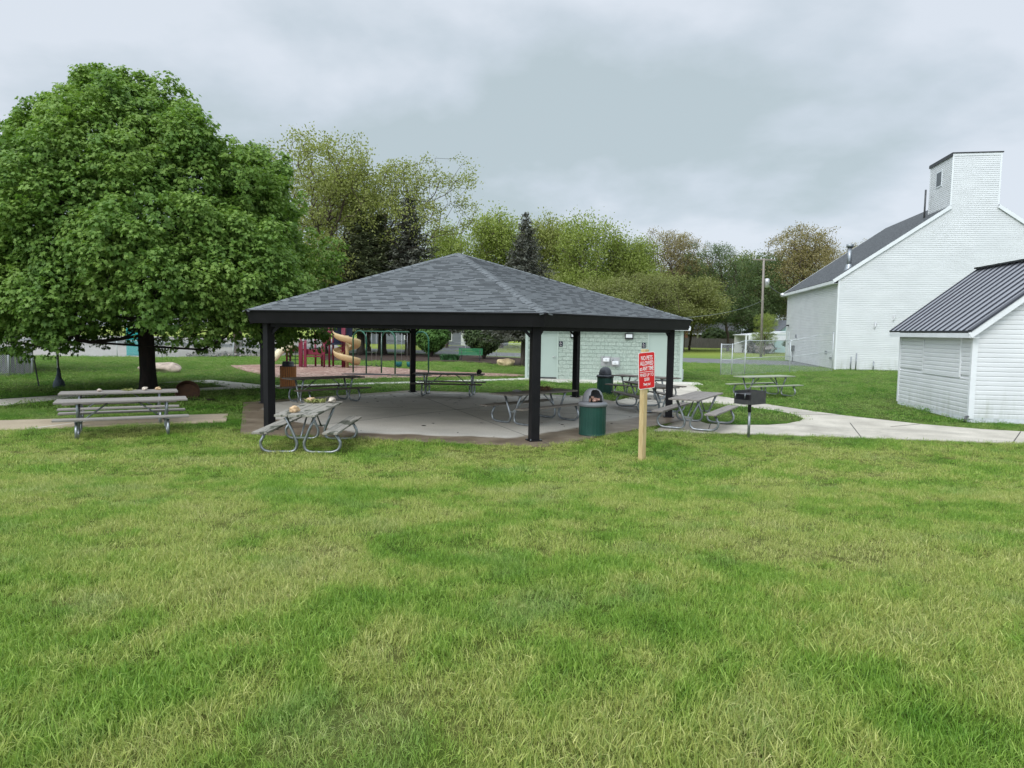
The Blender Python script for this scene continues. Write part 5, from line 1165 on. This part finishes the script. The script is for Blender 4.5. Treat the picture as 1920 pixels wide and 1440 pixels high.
    leaf_mesh('crown', C, Nn, S, MAPLE, 'maple', root, 0.3, 0.35, T, seed)
    base = [(0, 0, -0.1), (0, 0, 0.15), (0.0, 0, 0.6), (-0.02, 0, 1.1), (-0.03, 0, 1.5), (-0.05, 0, 1.9), (-0.08, 0, 2.4), (-0.15, 0, 3.2), (-0.3, 0, 4.3), (-0.45, 0, 5.6), (-0.6, 0, 7), (-0.75, 0, 8.4)]
    # low limbs seen against the lawn
    low = [(2.6, -0.9, 1.55), (3.6, -1.1, 2.0), (-1.9, -1.3, 2.1), (1.5, -1.2, 2.2), (-2.5, -1.6, 2.3)]
    nodes, par, rad, kids = grow(low+tips, base, seed, 0.016, 0.7, 2.15)
    for i, rr_ in enumerate((0.44, 0.36, 0.31, 0.30, 0.31, 0.30)): rad[i] = rr_
    skel_mesh(nodes, par, rad, 'trunk', 'bark', root, flare=7)
    return root
build_maple((-12.35, 24.1, 0), 'big round dark green maple spreading over the left picnic tables', 3)
build_maple((-27.0, 33.0, 0), 'second leafy maple at the left edge behind the big one', 11, 0.88, 1.2, nl=300)
# sapling with watering bag
sp_ = empty('sapling', (-16.35, 25.6, 0), 0, 'thin staked sapling with a dark watering bag at its foot', 'sapling')
nodes, par, rad, kids = grow([(random.gauss(0, .5), random.gauss(0, .5), random.uniform(1.9, 3.2)) for _ in range(40)], [(0, 0, 0), (0, 0, .6), (0, 0, 1.2), (0, 0, 1.8), (0, 0, 2.4)], 5, 0.006, 0.4)
for i in range(5): rad[i] = 0.03
skel_mesh(nodes, par, rad, 'trunk', 'barkgrey', sp_)
tp = np.array([tuple(nodes[i]) for i in range(len(nodes)) if kids[i] == 0]); Cc = np.repeat(tp, 24, 0)+rng.normal(size=(len(tp)*24, 3))*0.14
leaf_mesh('crown', Cc, rng.normal(size=Cc.shape)+[0, 0, 1], rng.uniform(0.05, 0.09, len(Cc)), MAPLE, 'springgreen', sp_, seed=4)
mb = MB(); mb.lathe([(0.17, 0.0), (0.20, 0.08), (0.16, 0.22), (0.10, 0.36), (0.06, 0.50), (0.045, 0.72)], seg=18); mb.v = [(x*(1+.16*math.sin(z*23+y*31)), y*(1+.16*math.sin(z*19+x*37)), z) for x, y, z in mb.v]; bg = mb.build('watering_bag', 'bag', sp_); bg.modifiers.new('solid', 'SOLIDIFY').thickness = 0.02
MB().tube([(0.0, 0.03, 0.85), (0.05, -0.08, 0.85), (0.08, -0.03, 0.6), (0.14, -0.1, 0.35)], 0.02, 6).build('strap', 'rubber', sp_)
MB().bar((-0.08, 0.1, 0), (-0.1, 0.1, 1.25), 0.03, 0.03).build('stake', 'white', sp_)

# ------------------------------------------------------------------ background tree library (meshes shared by copies)
def lib_tree(kind, seed, H=16.0, Wd=12.0, trunk_h=4.5, ntar=420, nleaf=26, leafr=0.55, ls=(0.12, 0.22), fill=0.6, lean=0.0):
    r = random.Random(seed); nr = np.random.default_rng(seed)
    root = empty(kind, (0, 0, 0)); T_ = []
    nl = 16; lobes = []
    for _ in range(nl):
        a = r.uniform(0, 6.28); h = r.uniform(0.0, 1.0); rr = r.uniform(0.25, 0.62)*math.sqrt(max(0.05, 1-(h*1.15-0.45)**2*1.3))
        lobes.append((Vector((Wd/2*rr*math.cos(a)+lean*h*Wd*.3, Wd/2*rr*math.sin(a), trunk_h+(H-trunk_h)*(0.15+0.72*h))), r.uniform(0.20, 0.33)*Wd*0.72))
    while len(T_) < ntar:
        c, lr = r.choice(lobes); d = Vector((r.gauss(0, 1), r.gauss(0, 1), r.gauss(0, 1))).normalized()
        p = c+d*lr*(r.random()**(1/3) if r.random() < fill else r.uniform(0.85, 1.05)); p.z = c.z+(p.z-c.z)*0.8
        if p.z < trunk_h*0.75 or p.z > H: continue
        T_.append(tuple(p))
    base = [(0, 0, -0.2), (0, 0, 0.6)]+[(r.gauss(0, .07)+lean*0.1*i, r.gauss(0, .07), trunk_h*(0.3+0.23*i)) for i in range(4)]+[(lean, 0, trunk_h+(H-trunk_h)*0.25)]
    nodes, par, rad, kids = grow(T_, base, seed, 0.017, 0.9, 2.3)
    rad[0] = rad[1]*1.35
    trunk = skel_mesh(nodes, par, rad, 'trunk', 'barktwig', root)
    tips = np.array([tuple(nodes[i]) for i in range(len(nodes)) if kids[i] == 0 or (rad[i] < 0.03 and r.random() < 0.35)])
    C = np.repeat(tips, nleaf, 0); C = C+nr.normal(size=C.shape)*leafr*0.5*np.array([1, 1, 0.8])
    T = np.repeat(nr.uniform(0, 0.5, len(tips)), nleaf)+nr.uniform(0, 0.5, len(C))
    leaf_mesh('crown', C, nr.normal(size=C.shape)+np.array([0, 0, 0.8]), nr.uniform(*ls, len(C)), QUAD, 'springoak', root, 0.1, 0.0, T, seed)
    return root
def lib_spruce(seed, H=13.0, W0=3.2, base_z=2.7, dens=1.0):
    r = random.Random(seed); nr = np.random.default_rng(seed); root = empty('spruce_tree', (0, 0, 0)); mb = MB()
    mb.tube([(0, 0, -0.2), (0, 0, 0.5), (0, 0, H*0.5), (0, 0, H-0.3)], [0.30, 0.22, 0.13, 0.02], 8)
    C = []; Nn = []; S = []; z = base_z
    while z < H-0.15:
        f = (H-z)/(H-base_z); L_ = W0*(f**0.85)*r.uniform(0.85, 1.15)+0.12; nb = max(5, int(10*f+4))
        for k in range(nb):
            a = 6.283*k/nb+r.uniform(-.3, .3); l = L_*r.uniform(0.65, 1.12); d = Vector((math.cos(a), math.sin(a), 0)); sd2 = Vector((-d.y, d.x, 0)); st = Vector((0, 0, z+r.uniform(-.12, .12)))
            def bp(t): return st+d*l*t+Vector((0, 0, -0.30*l*t+0.22*l*t*t))
            if l > 0.5: mb.tube([bp(0), bp(0.5), bp(1)], [0.03*f+0.012, 0.018, 0.006], 4, cap=False)
            ns = max(4, int(l*16*dens))
            for s in range(ns):
                t = (s+r.random())/ns; wv = (0.55*(1-t)+0.12)*l*0.55*r.uniform(-1, 1); p = bp(max(t, 0.12))+sd2*wv+Vector((0, 0, -0.14*abs(wv)-r.random()*0.22))
                for _ in range(4): C.append(tuple(p+Vector((r.gauss(0, .09), r.gauss(0, .09), r.gauss(0, .08))))); Nn.append((r.gauss(0, .9), r.gauss(0, .9), 0.9)); S.append(r.uniform(0.10, 0.24))
        z += r.uniform(0.24, 0.36)
    mb.build('trunk', 'barkgrey', root)
    leaf_mesh('crown', np.array(C), np.array(Nn), np.array(S), [(0, -0.6), (0.22, -0.1), (0.10, 0.7), (-0.10, 0.7), (-0.22, -0.1)], 'spruce', root, 0.1, 0.3, None, seed); return root
def lib_bush(seed, W_=3.0, H=2.6, trunk=0.34, n=9000):
    nr = np.random.default_rng(seed); r = random.Random(seed); root = empty('round_shrub', (0, 0, 0)); C = []
    d = nr.normal(size=(n, 3)); d /= np.linalg.norm(d, axis=1)[:, None]; rr = nr.uniform(0.74, 1.0, n)*(1+0.06*np.sin(d[:, 0]*9+d[:, 2]*7)+0.05*np.sin(d[:, 1]*13+d[:, 2]*11))
    P = d*rr[:, None]*np.array([W_/2, W_/2, (H-trunk)/2*1.05])+np.array([0, 0, trunk+(H-trunk)/2])
    P[:, :2] *= (0.62+0.38*np.clip((P[:, 2]-trunk*0.8)/(H*0.4), 0, 1))[:, None]
    leaf_mesh('crown', P, d+nr.normal(size=(n, 3))*0.5+[0, 0, .5], nr.uniform(0.10, 0.18, n), QUAD, 'bush', root, 0.1, 0.1, None, seed)
    mb = MB()
    for k in range(7): a = 6.28*k/7; mb.tube([(0.05*math.cos(a), 0.05*math.sin(a), 0), (0.2*math.cos(a), 0.2*math.sin(a), 0.5), (0.6*math.cos(a), 0.6*math.sin(a), 1.3)], [0.07, 0.05, 0.03], 6)
    mb.build('stem', 'barkgrey', root); return root
LIB = {
 'oakA': lib_tree('oak_tree', 31, 18, 15, 3.6, 1250, 44, 0.8, (0.13, 0.23), 0.7),
 'oakB': lib_tree('oak_tree', 32, 18, 14, 3.6, 1100, 38, 0.75, (0.13, 0.22), 0.68, 1.2),
 'rndA': lib_tree('leafy_tree', 33, 15, 13, 1.8, 700, 72, 1.3, (0.15, 0.27), 0.72),
 'rndB': lib_tree('leafy_tree', 34, 15, 12, 1.6, 700, 68, 1.3, (0.15, 0.27), 0.7),
 'bud': lib_tree('budding_tree', 35, 15, 14, 2.0, 1250, 28, 0.7, (0.11, 0.20), 0.7),
 'spA': lib_spruce(41), 'spB': lib_spruce(42, 13, 2.7, 2.5), 'bush': lib_bush(51)}
used = set()
def place(lib, loc, H, W_, mt, label, cat='tree', group='trees beyond the park', rz=None, name=None, bark=None):
    src = LIB[lib]; H0, W0 = {'oakA': (18, 15), 'oakB': (18, 14), 'rndA': (15, 13), 'rndB': (15, 12), 'bud': (15, 14), 'spA': (13, 6.4), 'spB': (13, 5.4), 'bush': (2.6, 3.0)}[lib]
    o = src if lib not in used else copy_tree(src); used.add(lib)
    for ch in [x for x in bpy.data.objects if x.parent == o]:
        if ch.name.startswith('crown'): ch.material_slots[0].link = 'OBJECT'; ch.material_slots[0].material = M[mt]
        elif bark: ch.material_slots[0].link = 'OBJECT'; ch.material_slots[0].material = M[bark]
    if name: o.name = name
    o.location = loc; o.scale = (W_/W0, W_/W0, H/H0); o.rotation_euler = (0, 0, random.uniform(0, 6.28) if rz is None else rz)
    return tag(o, label, cat, group)
place('oakA', (-16.9, 64, 0), 19.0, 15.5, 'springoak', 'tall sparse yellow green oak just right of the big maple', rz=0.4)
place('oakB', (-14.6, 68, 0), 18.4, 15, 'springoak', 'tall sparse oak with spreading right limbs above the spruces', rz=0.0)
place('oakA', (-17.2, 73, 0), 17.0, 13, 'springoak', 'hazy oak filling the gap between the two tall oaks', rz=2.6)
place('rndA', (-24, 62, 0), 13, 14, 'springyellow', 'yellow green tree low behind the right side of the big maple', rz=1)
place('rndB', (-14.5, 72, 0), 11, 11, 'springyellow', 'yellow green tree low between the two tall oaks', rz=2)
place('spA', (-13.4, 63, 0), 12.6, 10.5, 'spruce', 'wide dark spruce nearest the big maple')
place('spB', (-11.8, 64.5, 0), 12.9, 9.4, 'spruce', 'dark spruce in the middle of the spruce group')
place('spB', (-9.3, 64, 0), 14.3, 8.8, 'sprucegrey', 'pointed greyish spruce right of the darker spruces')
place('spA', (0.75, 47.5, 0), 10.1, 6.0, 'sprucegrey', 'grey spruce above the pavilion ridge with its trunk left of the restroom')
specs = [
 ('rndB', -8.5, 92, 15.5, 12, 'springyellow', 'yellow green tree directly left of the pavilion peak'),
 ('rndA', -1.5, 95, 17.8, 15, 'springyellow', 'broad yellow green tree left of the grey spruce'),
 ('rndA', 5.5, 97, 17.6, 13, 'springoak', 'pale yellow green tree right behind the grey spruce'),
 ('rndB', 9.8, 90, 16.8, 13, 'springyellow', 'bright yellow green tree above the right roof slope'),
 ('rndA', 14.0, 92, 15.0, 11, 'springyellow', 'yellow green tree at the dip right of the bright one'),
 ('bud', 17.0, 100, 13.5, 12, 'olive', 'lower olive brown tree in the dip of the tree line'),
 ('bud', 21.5, 97, 16.0, 13, 'budbrown', 'rounded tan budding tree left of the two green trees'),
 ('rndB', 24.8, 100, 13.2, 9, 'springyellow', 'narrow yellow green tree right of the tan budding tree'),
 ('oakB', 29.0, 96, 14.2, 10, 'springgreen', 'fine leaved green tree behind the utility pole'),
 ('oakA', 39.5, 100, 17.2, 16, 'budbrown', 'tall spreading tan tree rising right of the utility pole'),
 ('bud', 43.0, 92, 13.4, 13, 'budbrown', 'orange brown budding tree against the white building roof'),
 ('bud', 49.5, 100, 15.0, 14, 'budbrown', 'orange brown tree mostly behind the white building'),
 ('rndA', 3.5, 84, 9.6, 11, 'olive', 'low olive tree behind the right half of the pavilion roof'),
 ('rndB', 10.5, 80, 8.5, 10, 'olive', 'low olive tree above the restroom roof'),
 ('bud', 16.0, 86, 9.5, 12, 'olive', 'low bare looking olive tree left of the thin pale pole'),
 ('rndA', 21.5, 90, 9.8, 12, 'olive', 'dense olive brown tree just behind the right roof corner'),
 ('rndB', 27.0, 132, 12.5, 14, 'springgreen', 'dark green tree behind the brick chimney'),
 ('rndA', 33.5, 138, 15.5, 16, 'springgreen', 'dark green tree behind the low dark roof'),
 ('rndB', 41.0, 136, 14.5, 15, 'springgreen', 'dark green tree left of the teal gabled house'),
 ('rndB', 33.5, 99, 13.6, 10, 'springgreen', 'green tree directly left of the utility pole top'),
 ('rndA', 36.5, 108, 14.5, 13, 'olive', 'olive tree behind the utility pole crossarm'),
 ('bud', 50.0, 128, 16, 17, 'olive', 'brown tree behind the teal gabled house'),
 ('rndA', -32, 84, 12, 14, 'springyellow', 'yellow green tree hidden low behind the big maple crown'),
 ('rndB', -44, 86, 13, 15, 'springgreen', 'green tree glimpsed left behind the second maple'),
 ('rndA', -58, 98, 14, 18, 'springyellow', 'yellow green tree far left beyond the gravel lot'),
 ('rndB', -50, 120, 15, 18, 'springgreen', 'distant green tree left of the big maple trunk'),
 ('rndA', -38, 115, 15, 18, 'springgreen', 'distant green tree behind the big maple trunk'),
 ('rndB', -28, 108, 14, 16, 'olive', 'distant olive tree right of the big maple trunk'),
 ('rndB', 2.0, 104, 13, 13, 'springgreen', 'green tree deep in the line behind the pavilion peak'),
 ('rndA', 14.5, 108, 13, 14, 'springgreen', 'green tree deep in the line above the restroom'),
]
for lib, x, y, H, W_, mt, lab in specs: place(lib, (x, y, 0), H, W_, mt, lab)
place('oakA', (27.9, 79, 0), 4.6, 3.6, 'springyellow', 'small bright yellow green tree at the foot of the wooden pole', rz=1.0)
place('bush', (-6.85, 60, 0), 2.9, 3.15, 'bush', 'rounded bright green shrub behind the swings', 'shrub', 'rounded shrubs in the mulch bed')
place('bush', (-2.3, 57.2, 0), 3.0, 3.3, 'bushdark', 'rounded dark shrub behind the green bench', 'shrub', 'rounded shrubs in the mulch bed', rz=2)
for i, (x, y, h, w_, mt, lab) in enumerate(((25.2, 117.5, 4.4, 4.6, 'redleaf', 'dark red shrub behind the left end of the board fence'), (33.6, 119, 3.3, 4.2, 'bushdark', 'dark green shrub before the low dark roof'), (36.2, 119, 2.8, 4.0, 'bushdark', 'low dark shrub right of another before the dark roof'), (33.8, 84.5, 2.2, 3.4, 'bushdark', 'dark shrub behind the chain link fence near the teal house'))):
    place('bush', (x, y, 0), h, w_, mt, lab, 'shrub', 'far shrubs', rz=i)
# day lily clump left of the bench
def stemclump(loc, n, r_, h, label):
    mb = MB()
    for k in range(n):
        a = random.uniform(0, 6.28); q = r_*math.sqrt(random.random()); p = Vector((q*math.cos(a)*1.6, q*math.sin(a), 0)); b = random.uniform(0, 6.28); l = h*random.uniform(.6, 1.1)
        dr_ = Vector((math.cos(b), math.sin(b), 0)); sd2 = Vector((-dr_.y, dr_.x, 0))*0.018
        m1 = p+dr_*l*0.25+Vector((0, 0, l*0.75)); m2 = p+dr_*l*0.7+Vector((0, 0, l*0.8))
        mb.add([p-sd2, p+sd2, m1+sd2, m1-sd2, m2], [(0, 1, 2, 3), (3, 2, 4)])
    o = mb.build('lily_clump', M['lily']); o.location = loc; return tag(o, label, 'plant')
M['lily'] = simple('lily leaves', (0.03, 0.10, 0.03), (0.06, 0.16, 0.05), 6, 0.6, 0)
stemclump((-4.75, 53.9, 0.03), 420, 0.45, 0.55, 'clump of strap leaved green plants left of the green bench')

# ------------------------------------------------------------------ grass
def clump(seed, n, rad_, h, wd, segs=3):
    r = np.random.default_rng(seed); V = []; F = []; T = []
    for _ in range(n):
        a = r.uniform(0, 6.28); q = rad_*math.sqrt(r.random()); x, y = q*math.cos(a), q*math.sin(a); b = r.uniform(0, 6.28); l = h*r.uniform(0.35, 1.25); bend = abs(r.normal(0.3, 0.8)); w0 = wd*r.uniform(0.6, 1.3)
        d = np.array([math.cos(b), math.sin(b), 0]); s = np.array([-d[1], d[0], 0]); o = len(V)
        for k in range(segs+1):
            t = k/segs; ang = bend*t*1.1+0.1; p = np.array([x, y, 0])+d*l*math.sin(ang)*t+np.array([0, 0, l*math.cos(ang)*t]); ww = w0*(1-0.85*t**1.5)
            if k < segs: V += [tuple(p-s*ww/2), tuple(p+s*ww/2)]
            else: V.append(tuple(p))
        for k in range(segs-1): F.append((o+2*k, o+2*k+1, o+2*k+3, o+2*k+2))
        F.append((o+2*segs-2, o+2*segs-1, o+2*segs)); T += [r.random()]*segs
    me = bpy.data.meshes.new('grass_clump'); me.from_pydata(V, [], F); me.update()
    at = me.attributes.new('tint', 'FLOAT', 'FACE'); at.data.foreach_set('value', np.array(T, dtype=np.float32)); me.materials.append(M['blade'])
    me.polygons.foreach_set('use_smooth', [True]*len(F))
    return bpy.data.objects.new('grass_clump', me)
def gn_scatter(name, pts, scl, clumps, label):
    me = bpy.data.meshes.new(name); me.vertices.add(len(pts)); me.vertices.foreach_set('co', pts.astype(np.float32).ravel())
    at = me.attributes.new('gs', 'FLOAT', 'POINT'); at.data.foreach_set('value', scl.astype(np.float32)); me.update()
    o = bpy.data.objects.new(name, me); col.objects.link(o)
    ng = bpy.data.node_groups.new(name, 'GeometryNodeTree')
    ng.interface.new_socket('Geometry', in_out='INPUT', socket_type='NodeSocketGeometry'); ng.interface.new_socket('Geometry', in_out='OUTPUT', socket_type='NodeSocketGeometry')
    A = ng.nodes.new; gi, go = A('NodeGroupInput'), A('NodeGroupOutput'); iop = A('GeometryNodeInstanceOnPoints'); jn = A('GeometryNodeJoinGeometry')
    for c in clumps:
        oi = A('GeometryNodeObjectInfo'); oi.inputs['Object'].default_value = c; oi.inputs['As Instance'].default_value = True; ng.links.new(oi.outputs['Geometry'], jn.inputs[0])
    ng.links.new(gi.outputs[0], iop.inputs['Points']); ng.links.new(jn.outputs[0], iop.inputs['Instance']); iop.inputs['Pick Instance'].default_value = True
    ri = A('FunctionNodeRandomValue'); ri.data_type = 'INT'; ri.inputs[4].default_value = 0; ri.inputs[5].default_value = len(clumps)-1
    ng.links.new(ri.outputs[2], iop.inputs['Instance Index'])
    rv = A('FunctionNodeRandomValue'); rv.data_type = 'FLOAT_VECTOR'; rv.inputs[0].default_value = (-0.42, -0.42, 0); rv.inputs[1].default_value = (0.42, 0.42, 6.283)
    ng.links.new(rv.outputs[0], iop.inputs['Rotation'])
    na = A('GeometryNodeInputNamedAttribute'); na.data_type = 'FLOAT'; na.inputs[0].default_value = 'gs'; ng.links.new(na.outputs[0], iop.inputs['Scale'])
    ng.links.new(iop.outputs[0], go.inputs[0]); md = o.modifiers.new('scatter', 'NODES'); md.node_group = ng
    return tag(o, label, 'grass', kind='stuff')
def hexin(x, y, r_): return inpoly(x, y, hexpts(r_))
def rot_rect(loc, yaw, x0, y0, x1, y1):
    c, s = math.cos(R(yaw)), math.sin(R(yaw)); return [(loc[0]+x*c-y*s, loc[1]+x*s+y*c) for x, y in ((x0, y0), (x1, y0), (x1, y1), (x0, y1))]
NOGRASS = [PATH_B, PATH_B2, PATH_L, APRON, CHIPS, BED, LOT, ROADP, rot_rect((12.5, 19.3), -8.3, -0.03, -0.03, 6, 5.05), rot_rect((0.62, 34.4), -7.6, 0, 0, 7.5, 6), rot_rect((21.94, 48.4), -10.2, 0, 0, 16, 17)]
def scatter_pts(y0, y1, dens, margin, xmaxs=None):
    k = 0.73; xm = k*y1+margin; n = int(2*xm*(y1-y0)*dens); x = rng.uniform(-xm, xm, n); y = rng.uniform(y0, y1, n)
    ok = np.abs(x) < k*y+margin; ok &= ~hexin(x, y, 6.60)
    for P in NOGRASS: ok &= ~inpoly(x, y, P)
    ok &= ~(inpoly(x, y, WALK_R) & ~inpoly(x, y, ISLAND))
    x, y = x[ok], y[ok]; return np.stack([x, y, gz(y)], 1)
def hs(p, lo, hi):       # height varies in soft patches
    q = 0.5+0.25*np.sin(p[:, 0]*1.7+np.sin(p[:, 1]*1.3)*2)+0.25*np.sin(p[:, 1]*2.3+np.sin(p[:, 0]*2.1)*1.5); return (lo+(hi-lo)*q)*rng.uniform(0.8, 1.2, len(p))
near = [clump(100+i, 56, 0.080, 0.050, 0.0030) for i in range(9)]
mid_ = [clump(200+i, 55, 0.13, 0.058, 0.0050) for i in range(6)]
far_ = [clump(300+i, 90, 0.30, 0.055, 0.012, 2) for i in range(5)]
p = scatter_pts(1.9, 5.2, 400, 1.2); gn_scatter('grass', p, hs(p, 0.85, 1.35), near, 'long fine lawn blades nearest the viewer')
p = scatter_pts(5.2, 9.5, 190, 1.5); gn_scatter('grass', p, hs(p, 0.85, 1.25), near, 'mown patchy lawn in the middle foreground')
p = scatter_pts(9.5, 19.0, 75, 2.0); gn_scatter('grass', p, hs(p, 0.8, 1.2), mid_, 'mown lawn around the pavilion slab and the sign')
p = scatter_pts(19.0, 34.0, 15, 2.0); gn_scatter('grass', p, hs(p, 0.8, 1.15), far_, 'lawn strips behind the pavilion and beside the shed')
p = scatter_pts(34.0, 58.0, 6, 2.0); gn_scatter('grass', p, hs(p, 0.8, 1.1), far_, 'distant lawn around the playground')
